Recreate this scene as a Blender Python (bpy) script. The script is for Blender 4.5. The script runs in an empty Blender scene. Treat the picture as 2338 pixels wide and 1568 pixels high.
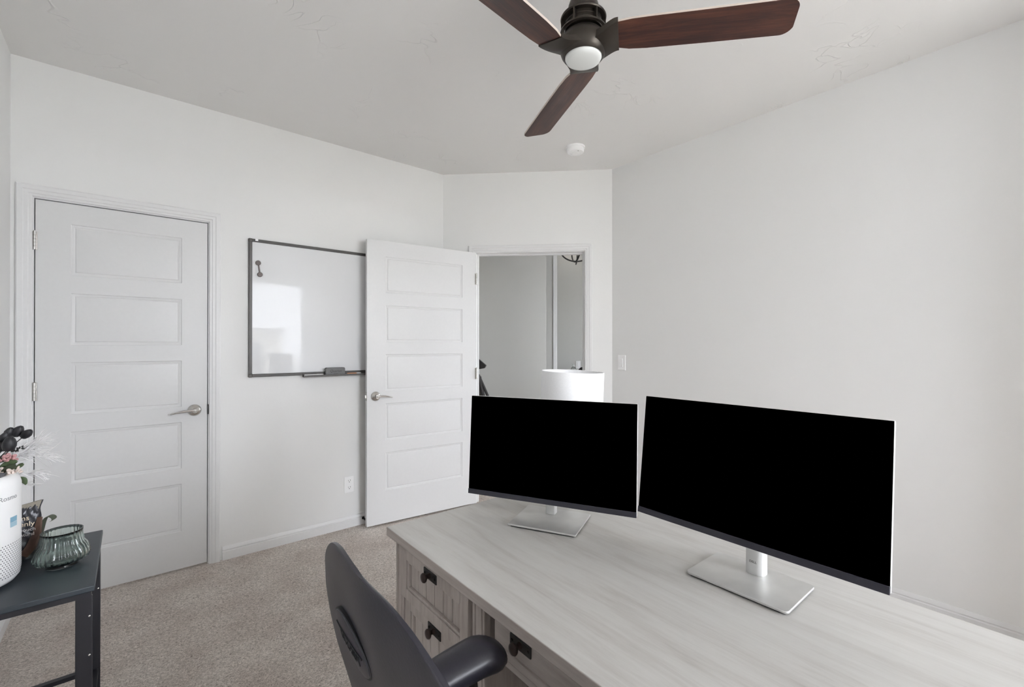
import bpy, bmesh, math, random
from mathutils import Vector, Matrix
random.seed(7)
R = math.radians
scene = bpy.context.scene
COL = scene.collection

# ------------------------------------------------------------------ camera, sky, light, exposure
CAM_H = 1.317
cam_d = bpy.data.cameras.new('camera'); cam = bpy.data.objects.new('camera', cam_d); COL.objects.link(cam)
cam_d.sensor_width = 36.0; cam_d.sensor_fit = 'HORIZONTAL'
cam_d.lens = 36.0 * 1035.0 / 2338.0
cam_d.clip_start = 0.02; cam_d.clip_end = 200
cam.location = (0, 0, CAM_H)
cam.rotation_euler = (R(90.17), 0, R(-40.1))
scene.camera = cam
scene.view_settings.view_transform = 'Standard'
scene.view_settings.look = 'None'
scene.view_settings.gamma = 1.0
scene.view_settings.use_curve_mapping = False
scene.view_settings.exposure = 1.48

world = bpy.data.worlds.new('world'); scene.world = world; world.use_nodes = True
_bg = world.node_tree.nodes['Background']
_bg.inputs['Color'].default_value = (0.915, 0.955, 1.03, 1)
_bg.inputs['Strength'].default_value = 10.0
scene.cycles.max_bounces = 12
scene.cycles.diffuse_bounces = 8
scene.cycles.glossy_bounces = 5
scene.cycles.transmission_bounces = 10
scene.cycles.transparent_max_bounces = 12
scene.cycles.sample_clamp_indirect = 8.0
scene.cycles.caustics_reflective = False
scene.cycles.caustics_refractive = False
scene.cycles.use_denoising = True

BLOCK_X, BLOCK_Y = 2.56, -0.50   # unseen wall step, added to block window light grazing the right wall
FRONT_Y = -2.50          # wall behind the camera
WIN = [(1.12, 2.51, 0.78, 2.46)]   # x0, x1, z0, z1 of the windows in it
def portal(name, loc, rot, sx, sy):
    d = bpy.data.lights.new(name, 'AREA'); d.shape = 'RECTANGLE'; d.size = sx; d.size_y = sy
    d.cycles.is_portal = True
    o = bpy.data.objects.new(name, d); COL.objects.link(o); o.location = loc; o.rotation_euler = rot
for (x0, x1, z0, z1) in WIN:
    portal('daylight_portal', ((x0+x1)/2, FRONT_Y-0.10, (z0+z1)/2), (R(90), 0, 0), x1-x0, z1-z0)


# ------------------------------------------------------------------ materials
def nt(name):
    m = bpy.data.materials.new(name); m.use_nodes = True
    t = m.node_tree
    return m, t, t.nodes['Principled BSDF']
def N(t, kind, **kw):
    n = t.nodes.new(kind)
    for k, v in kw.items():
        if k in n.inputs: n.inputs[k].default_value = v
        else: setattr(n, k, v)
    return n
def L(t, a, b): t.links.new(a, b)
def c4(c): return (c[0], c[1], c[2], 1)
def coords(t, scale=(1, 1, 1), rot=(0, 0, 0)):
    tc = t.nodes.new('ShaderNodeTexCoord'); mp = t.nodes.new('ShaderNodeMapping')
    mp.inputs['Scale'].default_value = scale; mp.inputs['Rotation'].default_value = rot
    L(t, tc.outputs['Object'], mp.inputs['Vector']); return mp.outputs['Vector']
def ramp(t, fac, stops):
    r = t.nodes.new('ShaderNodeValToRGB'); e = r.color_ramp.elements
    e[0].position, e[0].color = stops[0][0], c4(stops[0][1])
    e[1].position, e[1].color = stops[-1][0], c4(stops[-1][1])
    for p, c in stops[1:-1]:
        k = e.new(p); k.color = c4(c)
    L(t, fac, r.inputs['Fac']); return r.outputs['Color']
def bump(t, b, height, strength, dist=0.001):
    n = N(t, 'ShaderNodeBump'); n.inputs['Strength'].default_value = strength; n.inputs['Distance'].default_value = dist
    L(t, height, n.inputs['Height']); L(t, n.outputs['Normal'], b.inputs['Normal'])
def plain(name, col, rough=0.5, metal=0.0, spec=0.5, noise=0.0, nscale=60, bmp=0.0):
    m, t, b = nt(name)
    b.inputs['Roughness'].default_value = rough; b.inputs['Metallic'].default_value = metal
    b.inputs['Specular IOR Level'].default_value = spec
    n = N(t, 'ShaderNodeTexNoise', Scale=nscale, Detail=4.0)
    L(t, coords(t), n.inputs['Vector'])
    lo = [x*(1-noise) for x in col]; hi = [min(1, x*(1+noise)) for x in col]
    L(t, ramp(t, n.outputs['Fac'], [(0.3, lo), (0.7, hi)]), b.inputs['Base Color'])
    if bmp: bump(t, b, n.outputs['Fac'], bmp)
    return m

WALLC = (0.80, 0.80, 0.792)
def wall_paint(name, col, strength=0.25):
    m, t, b = nt(name)
    b.inputs['Roughness'].default_value = 0.65; b.inputs['Specular IOR Level'].default_value = 0.25
    v = coords(t)
    n = N(t, 'ShaderNodeTexNoise', Scale=55.0, Detail=3.0); L(t, v, n.inputs['Vector'])
    n2 = N(t, 'ShaderNodeTexNoise', Scale=1.3, Detail=2.0); L(t, v, n2.inputs['Vector'])
    L(t, ramp(t, n2.outputs['Fac'], [(0.35, [x*0.985 for x in col]), (0.65, col)]), b.inputs['Base Color'])
    bump(t, b, n.outputs['Fac'], strength, 0.0015)
    return m
M = {}
M['wall'] = wall_paint('wall_paint', WALLC)
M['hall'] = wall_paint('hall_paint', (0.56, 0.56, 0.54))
M['ceil_hall'] = wall_paint('hall_ceiling_paint', (0.7, 0.7, 0.68))
M['trim'] = plain('trim_paint', (0.75, 0.75, 0.75), 0.35, spec=0.4, noise=0.01)
M['door'] = plain('door_paint', (0.69, 0.69, 0.69), 0.38, spec=0.4, noise=0.01)

# ceiling: hand-trowelled texture
m, t, b = nt('ceiling_texture'); M['ceiling'] = m
b.inputs['Base Color'].default_value = (0.82, 0.812, 0.80, 1); b.inputs['Roughness'].default_value = 0.75; b.inputs['Specular IOR Level'].default_value = 0.2
v = coords(t)
w = N(t, 'ShaderNodeTexNoise', Scale=3.0, Detail=2.0, Distortion=1.5); L(t, v, w.inputs['Vector'])
mx = t.nodes.new('ShaderNodeMixRGB'); mx.inputs[0].default_value = 0.35; L(t, v, mx.inputs[1]); L(t, w.outputs['Color'], mx.inputs[2])
vo = N(t, 'ShaderNodeTexVoronoi', Scale=4.5); vo.feature = 'DISTANCE_TO_EDGE'; L(t, mx.outputs[0], vo.inputs['Vector'])
r1 = ramp(t, vo.outputs['Distance'], [(0.0, (1, 1, 1)), (0.018, (0, 0, 0))])
n2 = N(t, 'ShaderNodeTexNoise', Scale=2.2, Detail=2.0); L(t, v, n2.inputs['Vector'])
r2 = ramp(t, n2.outputs['Fac'], [(0.52, (0, 0, 0)), (0.62, (1, 1, 1))])
mu = t.nodes.new('ShaderNodeMixRGB'); mu.blend_type = 'MULTIPLY'; mu.inputs[0].default_value = 1; L(t, r1, mu.inputs[1]); L(t, r2, mu.inputs[2])
bump(t, b, mu.outputs[0], 0.6, 0.004)

# carpet
m, t, b = nt('carpet_pile'); M['carpet'] = m
b.inputs['Roughness'].default_value = 1.0; b.inputs['Specular IOR Level'].default_value = 0.05
v = coords(t)
w = N(t, 'ShaderNodeTexNoise', Scale=90.0, Detail=1.0); L(t, v, w.inputs['Vector'])
mx = t.nodes.new('ShaderNodeMixRGB'); mx.inputs[0].default_value = 0.012; L(t, v, mx.inputs[1]); L(t, w.outputs['Color'], mx.inputs[2])
a = N(t, 'ShaderNodeTexNoise', Scale=125.0, Detail=5.0, Roughness=0.75, Distortion=1.0); L(t, mx.outputs[0], a.inputs['Vector'])
big = N(t, 'ShaderNodeTexNoise', Scale=4.0, Detail=3.0); L(t, v, big.inputs['Vector'])
col = ramp(t, a.outputs['Fac'], [(0.33, (0.27, 0.235, 0.205)), (0.48, (0.67, 0.61, 0.555)), (0.63, (0.95, 0.89, 0.83))])
cb = ramp(t, big.outputs['Fac'], [(0.35, (0.84, 0.81, 0.80)), (0.65, (1, 1, 1))])
mu = t.nodes.new('ShaderNodeMixRGB'); mu.blend_type = 'MULTIPLY'; mu.inputs[0].default_value = 1; L(t, col, mu.inputs[1]); L(t, cb, mu.inputs[2])
L(t, mu.outputs[0], b.inputs['Base Color'])
bump(t, b, a.outputs['Fac'], 0.9, 0.006)

def wood(name, stops, axis='y', scale=1.0, rough=0.45, spec=0.4, bm_=0.08):
    m, t, b = nt(name)
    sc = {'x': (1.2, 14, 14), 'y': (14, 1.2, 14), 'z': (14, 14, 1.2)}[axis]
    v = coords(t, tuple(s*scale for s in sc))
    n0 = N(t, 'ShaderNodeTexNoise', Scale=0.35, Detail=2.0); L(t, v, n0.inputs['Vector'])
    n1 = N(t, 'ShaderNodeTexNoise', Scale=1.6, Detail=8.0, Roughness=0.62, Distortion=0.9); L(t, v, n1.inputs['Vector'])
    n2 = N(t, 'ShaderNodeTexNoise', Scale=7.0, Detail=6.0, Roughness=0.7, Distortion=0.3); L(t, v, n2.inputs['Vector'])
    ad = t.nodes.new('ShaderNodeMixRGB'); ad.inputs[0].default_value = 0.35; L(t, n1.outputs['Fac'], ad.inputs[1]); L(t, n2.outputs['Fac'], ad.inputs[2])
    a2 = t.nodes.new('ShaderNodeMixRGB'); a2.inputs[0].default_value = 0.22; L(t, ad.outputs[0], a2.inputs[1]); L(t, n0.outputs['Fac'], a2.inputs[2])
    L(t, ramp(t, a2.outputs[0], stops), b.inputs['Base Color'])
    b.inputs['Roughness'].default_value = rough; b.inputs['Specular IOR Level'].default_value = spec
    bump(t, b, ad.outputs[0], bm_, 0.0006)
    return m
M['desk_top'] = wood('whitewashed_oak_top', [(0.30, (0.33, 0.305, 0.28)), (0.41, (0.455, 0.435, 0.41)), (0.50, (0.515, 0.50, 0.475)), (0.66, (0.57, 0.56, 0.535))], 'y', rough=0.42, spec=0.45)
BODY = [(0.32, (0.25, 0.205, 0.18)), (0.45, (0.37, 0.325, 0.295)), (0.55, (0.43, 0.385, 0.355)), (0.70, (0.50, 0.455, 0.425))]
M['desk_h'] = wood('whitewashed_oak_rail', BODY, 'y', rough=0.5)
M['desk_v'] = wood('whitewashed_oak_upright', BODY, 'z', rough=0.5)
M['fan_wood'] = wood('walnut_blade', [(0.33, (0.012, 0.004, 0.003)), (0.46, (0.040, 0.012, 0.008)), (0.56, (0.085, 0.027, 0.015)), (0.70, (0.17, 0.060, 0.032))], 'x', scale=1.3, rough=0.35, spec=0.5)
M['bronze'] = plain('oil_rubbed_bronze', (0.056, 0.048, 0.040), 0.36, 0.7, noise=0.25, nscale=9)
M['blade_edge'] = plain('pale_blade_edge', (0.62, 0.54, 0.48), 0.5)
M['frosted'] = plain('frosted_diffuser', (0.80, 0.82, 0.80), 0.45)
M['white_plastic'] = plain('white_plastic', (0.90, 0.90, 0.90), 0.35)
M['nickel'] = plain('satin_nickel', (0.62, 0.60, 0.57), 0.22, 1.0, noise=0.03)
M['dark_metal'] = plain('dark_metal', (0.02, 0.018, 0.017), 0.45, 0.3, noise=0.1)
M['screen'] = plain('black_screen', (0.0, 0.0, 0.0), 0.6, spec=0.0)
M['chin'] = plain('dark_grey_bezel', (0.028, 0.028, 0.040), 0.42, noise=0.04)
M['silver'] = plain('silver_plastic', (0.78, 0.78, 0.77), 0.33, 0.3, noise=0.02)
M['alu'] = plain('brushed_aluminium', (0.64, 0.635, 0.62), 0.5, 0.8, noise=0.03, nscale=30)
M['rubber'] = plain('black_rubber', (0.01, 0.01, 0.012), 0.7)
M['leather'] = plain('black_leather', (0.021, 0.020, 0.028), 0.36, spec=0.5, noise=0.08, nscale=260, bmp=0.12)
M['leather_dark'] = plain('black_piping_groove_shade', (0.006, 0.006, 0.008), 0.5)  # piping and lettering; also the shade painted around the badge
M['shade'] = plain('white_linen_shade', (0.86, 0.86, 0.87), 0.8, noise=0.02, nscale=200)
M['lampbase'] = plain('glazed_ceramic', (0.75, 0.74, 0.72), 0.3)
M['slate'] = plain('slate_laminate', (0.030, 0.040, 0.050), 0.42, spec=0.5, noise=0.08, nscale=15)
M['black_steel'] = plain('black_steel', (0.010, 0.010, 0.014), 0.45, noise=0.1)
M['frame_grey'] = plain('graphite_frame', (0.060, 0.056, 0.052), 0.4, 0.3, noise=0.05)
M['magnet'] = plain('grey_magnet', (0.15, 0.125, 0.115), 0.5)
M['eraser'] = plain('grey_felt', (0.19, 0.19, 0.19), 0.9, noise=0.1, nscale=300)
M['ink'] = plain('dark_ink', (0.05, 0.05, 0.05), 0.6)
M['cap'] = plain('orange_cap', (0.75, 0.33, 0.16), 0.4)
M['pur_ink'] = plain('grey_print', (0.33, 0.33, 0.34), 0.5)
M['pur_grille'] = plain('grille_hole', (0.10, 0.10, 0.11), 0.7)
M['sticker'] = plain('blue_sticker', (0.22, 0.42, 0.55), 0.4)
M['sticker2'] = plain('pale_blue_sticker', (0.38, 0.56, 0.66), 0.4)
M['black_petal'] = plain('black_petal', (0.018, 0.018, 0.021), 0.45, noise=0.5, nscale=40)
M['stem'] = plain('dark_stem', (0.03, 0.03, 0.028), 0.7)
M['pink'] = plain('dusty_pink_petal', (0.55, 0.30, 0.30), 0.8, noise=0.3, nscale=80)
M['cream'] = plain('pale_petal', (0.75, 0.64, 0.58), 0.8, noise=0.15, nscale=60)
M['leaf'] = plain('eucalyptus_leaf', (0.11, 0.16, 0.075), 0.55, noise=0.35, nscale=25)
M['leaf_dark'] = plain('dark_olive_leaf', (0.045, 0.06, 0.03), 0.55, noise=0.35, nscale=25)
M['plume'] = plain('white_pampas', (0.86, 0.85, 0.85), 0.95)
M['pouch'] = plain('charcoal_foil', (0.042, 0.042, 0.048), 0.32, 0.2, noise=0.15, nscale=20)
M['pouch_tan'] = plain('tan_paper', (0.30, 0.27, 0.22), 0.6, noise=0.1)
M['print_cream'] = plain('cream_print', (0.78, 0.66, 0.50), 0.5)
M['print_white'] = plain('white_print', (0.75, 0.73, 0.72), 0.5)
M['pouch_brown'] = plain('brown_foil', (0.13, 0.075, 0.055), 0.35, 0.2, noise=0.4, nscale=30)
M['siding'] = plain('cream_siding', (0.80, 0.76, 0.66), 0.8)
M['bounce_ground'] = plain('pale_bounce_ground', (0.55, 0.54, 0.51), 0.95, noise=0.1, nscale=3)  # unseen ground, made pale to bounce daylight up to the ceiling
M['grey_cloth'] = plain('charcoal_cloth', (0.035, 0.032, 0.03), 0.8)
M['brass'] = plain('pale_knob', (0.75, 0.7, 0.62), 0.3, 0.5)

# whiteboard: glossy enamel
m, t, b = nt('whiteboard_enamel'); M['board'] = m
b.inputs['Base Color'].default_value = (0.74, 0.745, 0.755, 1); b.inputs['Roughness'].default_value = 0.10; b.inputs['Specular IOR Level'].default_value = 0.14
n = N(t, 'ShaderNodeTexNoise', Scale=5.0, Detail=3.0); L(t, coords(t), n.inputs['Vector'])
L(t, ramp(t, n.outputs['Fac'], [(0.3, (0.03,)*3), (0.7, (0.08,)*3)]), b.inputs['Roughness'])
# glass
def glass(name, col, rough=0.02):
    m, t, b = nt(name)
    b.inputs['Base Color'].default_value = c4(col); b.inputs['Roughness'].default_value = rough
    b.inputs['Transmission Weight'].default_value = 1.0; b.inputs['IOR'].default_value = 1.45
    return m
M['green_glass'] = glass('sage_green_glass', (0.80, 0.90, 0.86))
M['clear_glass'] = glass('clear_glass', (0.95, 0.97, 0.96))
m, t, b = nt('window_glass'); M['pane'] = m
tr = t.nodes.new('ShaderNodeBsdfTransparent'); gl = t.nodes.new('ShaderNodeBsdfGlossy'); gl.inputs['Roughness'].default_value = 0.01
ms = t.nodes.new('ShaderNodeMixShader'); ms.inputs[0].default_value = 0.06
L(t, tr.outputs[0], ms.inputs[1]); L(t, gl.outputs[0], ms.inputs[2]); L(t, ms.outputs[0], t.nodes['Material Output'].inputs['Surface'])
# bulb
m, t, b = nt('warm_bulb'); M['bulb'] = m
b.inputs['Base Color'].default_value = (1, 0.95, 0.85, 1); b.inputs['Emission Color'].default_value = (1, 0.93, 0.85, 1); b.inputs['Emission Strength'].default_value = 10.0

# ------------------------------------------------------------------ mesh helpers
def finish(name, bm, mat, parent=None, loc=None, rot=None, angle=35, recalc=True, bevel=0.0, seg=2):
    if recalc: bmesh.ops.recalc_face_normals(bm, faces=bm.faces)
    me = bpy.data.meshes.new(name); bm.to_mesh(me); bm.free()
    mats = mat if isinstance(mat, (list, tuple)) else [mat]
    for q in mats: me.materials.append(q)
    for p in me.polygons: p.use_smooth = True
    me.set_sharp_from_angle(angle=R(angle))
    o = bpy.data.objects.new(name, me); COL.objects.link(o)
    if parent: o.parent = parent
    if loc: o.location = loc
    if rot: o.rotation_euler = rot
    if bevel:
        md = o.modifiers.new('bevel', 'BEVEL'); md.width = bevel; md.segments = seg; md.limit_method = 'ANGLE'; md.angle_limit = R(40)
        md.harden_normals = False
    return o
def tag(o, label=None, cat=None, group=None, kind=None):
    if label: o['label'] = label
    if cat: o['category'] = cat
    if group: o['group'] = group
    if kind: o['kind'] = kind
    return o
def thing(name, label, cat, loc=(0, 0, 0), rz=0.0, group=None):
    o = bpy.data.objects.new(name, None); COL.objects.link(o); o.empty_display_size = 0.1
    o.location = loc; o.rotation_euler = (0, 0, rz)
    return tag(o, label, cat, group)
def box(bm, x0, x1, y0, y1, z0, z1, mi=0, mat=None):
    vs = [bm.verts.new(p) for p in ((x0,y0,z0),(x1,y0,z0),(x1,y1,z0),(x0,y1,z0),(x0,y0,z1),(x1,y0,z1),(x1,y1,z1),(x0,y1,z1))]
    if mat is not None:
        for q in vs: q.co = mat @ q.co
    for f in ((0,3,2,1),(4,5,6,7),(0,1,5,4),(1,2,6,5),(2,3,7,6),(3,0,4,7)):
        fc = bm.faces.new([vs[i] for i in f]); fc.material_index = mi
    return vs
def boxes(*bs, mi=0):
    bm = bmesh.new()
    for b_ in bs: box(bm, *b_, mi=mi)
    return bm
def lathe(bm, prof, seg=48, center=(0, 0), mod=None, mat=None, mi=0, cap=True, sweep=2*math.pi):
    rings = []
    for (r, z) in prof:
        ring = []
        if r < 1e-6:
            v_ = bm.verts.new((center[0], center[1], z)); ring = [v_]*seg
        else:
            for i in range(seg):
                a_ = sweep*i/seg; rr = r*(mod(a_, z) if mod else 1)
                ring.append(bm.verts.new((center[0]+rr*math.cos(a_), center[1]+rr*math.sin(a_), z)))
        rings.append(ring)
    for A, B in zip(rings, rings[1:]):
        for i in range(seg):
            j = (i+1) % seg
            q = []
            for v_ in (A[i], A[j], B[j], B[i]):
                if v_ not in q: q.append(v_)
            if len(q) >= 3:
                f = bm.faces.new(q); f.material_index = mi
    if cap:
        for ring in (rings[0], rings[-1]):
            if len(set(ring)) == seg:
                f = bm.faces.new(ring); f.material_index = mi
    if mat is not None:
        for v_ in {q for ring in rings for q in ring}: v_.co = mat @ v_.co
    return rings
def tube(bm, pts, rad, seg=8, mi=0, flat=1.0):
    pts = [Vector(p) for p in pts]
    rads = rad if isinstance(rad, (list, tuple)) else [rad]*len(pts)
    rings = []; up = Vector((0.013, 0.021, 1)).normalized()
    for i, p in enumerate(pts):
        d = (pts[min(i+1, len(pts)-1)] - pts[max(i-1, 0)]).normalized()
        if abs(d.dot(up)) > 0.98: up = Vector((1, 0.01, 0.02)).normalized()
        s = d.cross(up).normalized(); u = s.cross(d).normalized(); up = u
        rings.append([bm.verts.new(p + s*math.cos(2*math.pi*k/seg)*rads[i] + u*math.sin(2*math.pi*k/seg)*rads[i]*flat) for k in range(seg)])
    for A, B in zip(rings, rings[1:]):
        for k in range(seg):
            f = bm.faces.new((A[k], A[(k+1) % seg], B[(k+1) % seg], B[k])); f.material_index = mi
    for ring in (rings[0], rings[-1]):
        f = bm.faces.new(ring); f.material_index = mi
def prism(bm, outline, z0, z1, mat=None, mi=0):
    lo = [bm.verts.new((x, y, z0)) for x, y in outline]; hi = [bm.verts.new((x, y, z1)) for x, y in outline]
    n = len(outline)
    bm.faces.new(lo[::-1]).material_index = mi; bm.faces.new(hi).material_index = mi
    for i in range(n): bm.faces.new((lo[i], lo[(i+1) % n], hi[(i+1) % n], hi[i])).material_index = mi
    if mat is not None:
        for v_ in lo+hi: v_.co = mat @ v_.co
def rrect(x0, x1, y0, y1, r, n=6):
    pts = []
    for cx, cy, a0 in ((x1-r, y1-r, 0), (x0+r, y1-r, 90), (x0+r, y0+r, 180), (x1-r, y0+r, 270)):
        for k in range(n+1):
            a_ = R(a0+90*k/n); pts.append((cx+r*math.cos(a_), cy+r*math.sin(a_)))
    return pts
def ellipsoid(bm, c, rx, ry, rz, seg=16, rings=10, mat=None, mi=0):
    prof = [(math.sin(math.pi*i/rings), -math.cos(math.pi*i/rings)) for i in range(rings+1)]
    prof[0] = (0, -1); prof[-1] = (0, 1)
    mm = Matrix.Translation(c) @ (mat if mat is not None else Matrix.Identity(4)) @ Matrix.Diagonal((rx, ry, rz, 1))
    lathe(bm, prof, seg, mat=mm, mi=mi)
def text_mesh(name, body, size, mat, parent, depth=0.0004, matrix=None, align='CENTER', shear=0.0, warp=None, xscale=1.0):
    cu = bpy.data.curves.new(name, 'FONT'); cu.body = body; cu.size = size; cu.extrude = depth
    cu.align_x = align; cu.align_y = 'CENTER'; cu.shear = shear; cu.resolution_u = 3
    tmp = bpy.data.objects.new(name+'_src', cu); COL.objects.link(tmp)
    dg = bpy.context.evaluated_depsgraph_get(); me = bpy.data.meshes.new_from_object(tmp.evaluated_get(dg))
    bpy.data.objects.remove(tmp); bpy.data.curves.remove(cu)
    me.name = name
    for v_ in me.vertices:
        v_.co.x *= xscale
        if warp: v_.co = warp(v_.co)
    if matrix is not None: me.transform(matrix)
    me.materials.clear(); me.materials.append(mat)
    o = bpy.data.objects.new(name, me); COL.objects.link(o); o.parent = parent
    return o
FX, FY = math.sin(R(40.1)), math.cos(R(40.1))
def at(u, v, depth):
    """a point of the room that the photograph shows at pixel u, v, this many metres into the room"""
    tt = (u-1169.0)/1035.0
    return Vector(((FX+FY*tt)*depth, (FY-FX*tt)*depth, CAM_H+(787.0-v)*depth/1035.0))
# text in a vertical plane: local x right, local y up, faces -y
UPRIGHT = Matrix.Rotation(R(90), 4, 'X')

# ------------------------------------------------------------------ room shell
H = 2.74
YB = 3.27; XL = -0.45; XR = 2.985
P1 = (2.0, YB); P2 = (XR, 2.285)
T = 0.12
def struct(name, bm, mat, loc=None, rot=None, parent=None, **kw):
    o = finish(name, bm, mat, parent, loc, rot, **kw)
    if parent is None: o['kind'] = 'structure'
    return o
D1 = (-0.388, 0.375, 2.075)      # rough opening of door 1 (x0, x1, z)
# back wall (closet wall): local frame = world
struct('wall_back', boxes((XL-T, D1[0], YB, YB+T, 0, H), (D1[1], P1[0]+0.05, YB, YB+T, 0, H), (D1[0], D1[1], YB, YB+T, D1[2], H)), M['wall'])
# angled wall: local x along the wall from P1, +y away from the room
AL = math.hypot(P2[0]-P1[0], P2[1]-P1[1]); AROT = (0, 0, R(-45))
S0, S1, D2Z = 0.262, 1.188, 2.09
struct('wall_angled', boxes((0, S0, 0, T, 0, H), (S1, AL, 0, T, 0, H), (S0, S1, 0, T, D2Z, H)), M['wall'], (P1[0], P1[1], 0), AROT)
struct('wall_right', boxes((XR, XR+T, BLOCK_Y, P2[1]+0.05, 0, H), (BLOCK_X, XR+T, FRONT_Y-T, BLOCK_Y, 0, H)), M['wall'])  # second box is the added light-blocking step behind the camera
struct('wall_left', boxes((XL-T, XL, FRONT_Y-T, YB+T, 0, H)), M['wall'])
fw = [(XL-T, WIN[0][0], FRONT_Y-T, FRONT_Y, 0, H), (WIN[-1][1], BLOCK_X, FRONT_Y-T, FRONT_Y, 0, H)]
for (x0, x1, z0, z1) in WIN: fw += [(x0, x1, FRONT_Y-T, FRONT_Y, 0, z0), (x0, x1, FRONT_Y-T, FRONT_Y, z1, H)]
struct('wall_front', boxes(*fw), M['wall'])
struct('ceiling', boxes((XL-T, 8.2, 0.0, 8.4, H, H+0.1), (XL-T, XR+T, FRONT_Y-T, 0.0, H, H+0.1)), M['ceiling'])
struct('floor', boxes((XL-T, 8.2, 0.0, 8.4, -0.1, 0), (XL-T, XR+T, FRONT_Y-T, 0.0, -0.1, 0)), M['carpet'])
# closet behind door 1
struct('wall_closet', boxes((-0.9, 1.0, YB+0.7, YB+0.8, 0, H), (-0.9, -0.8, YB+T, YB+0.7, 0, H), (0.9, 1.0, YB+T, YB+0.7, 0, H)), M['wall'])
# windows behind the camera
for i, (x0, x1, z0, z1) in enumerate(WIN):
    fr = 0.045; yy0, yy1 = FRONT_Y-0.09, FRONT_Y-0.03
    zm = (z0+z1)/2
    wn = struct('window_%d' % (i+1), boxes((x0, x0+fr, yy0, yy1, z0, z1), (x1-fr, x1, yy0, yy1, z0, z1), (x0+fr, x1-fr, yy0, yy1, z0, z0+fr), (x0+fr, x1-fr, yy0, yy1, z1-fr, z1)), M['white_plastic'])
    struct('pane', boxes((x0+fr, x1-fr, yy0+0.025, yy0+0.030, z0+fr, z1-fr)), M['pane'], parent=wn)
    struct('window_sill', boxes((x0-0.04, x1+0.04, FRONT_Y-0.03, FRONT_Y+0.045, z0-0.025, z0)), M['trim'], parent=wn, bevel=0.004)

# profiles
BASEP = [(0, 0), (0.013, 0), (0.013, 0.050), (0.0085, 0.053), (0.0085, 0.057), (0.0115, 0.061), (0.0095, 0.068), (0.006, 0.076), (0.004, 0.080), (0, 0.080)]
def baseboard(name, a, b_, length):
    """local x along, projects to -y"""
    bm = bmesh.new()
    A = [bm.verts.new((a, -p, z)) for p, z in BASEP]; B = [bm.verts.new((b_, -p, z)) for p, z in BASEP]
    n = len(A)
    for i in range(n-1): bm.faces.new((A[i], A[i+1], B[i+1], B[i]))
    bm.faces.new(A); bm.faces.new(B)
    return bm
def base_on(name, a, b_, loc, rz):
    return struct(name, baseboard(name, a, b_, 0), M['trim'], loc, (0, 0, rz), angle=25)
base_on('baseboard_back', 0.432, P1[0]+0.01, (0, YB, 0), 0)
base_on('baseboard_angled_left', 0, S0-0.055, (P1[0], P1[1], 0), R(-45))
base_on('baseboard_angled_right', S1+0.055, AL, (P1[0], P1[1], 0), R(-45))
base_on('baseboard_right', 0, P2[1]-BLOCK_Y, (XR, P2[1], 0), R(-90))
base_on('baseboard_left', 0, YB-FRONT_Y, (XL, FRONT_Y, 0), R(90))
base_on('baseboard_front', 0, BLOCK_X-XL, (BLOCK_X, FRONT_Y, 0), R(180))

CASP = [(0.0, 0.0), (0.0, 0.009), (0.004, 0.011), (0.012, 0.011), (0.016, 0.014), (0.030, 0.0145), (0.034, 0.0175), (0.052, 0.018), (0.057, 0.014), (0.057, 0.0)]
def casing_bm(x0, x1, zt):
    """U of moulding around an opening whose inner edges are x0, x1, zt; projects to -y"""
    bm = bmesh.new(); rows = []
    for off, pr in CASP:
        rows.append([bm.verts.new(p) for p in ((x0-off, -pr, 0), (x0-off, -pr, zt+off), (x1+off, -pr, zt+off), (x1+off, -pr, 0))])
    for A, B in zip(rows, rows[1:]):
        for i in range(3): bm.faces.new((A[i], A[i+1], B[i+1], B[i]))
    return bm
def jamb_bm(x0, x1, zt, d0, d1, th=0.018, stop=None):
    bs = [(x0-th, x0, d0, d1, 0, zt+th), (x1, x1+th, d0, d1, 0, zt+th), (x0, x1, d0, d1, zt, zt+th)]
    if stop:
        s0, s1 = stop
        bs += [(x0, x0+0.011, s0, s1, 0, zt-0.011), (x1-0.011, x1, s0, s1, 0, zt-0.011), (x0, x1, s0, s1, zt-0.011, zt)]
    return boxes(*bs)

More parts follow.
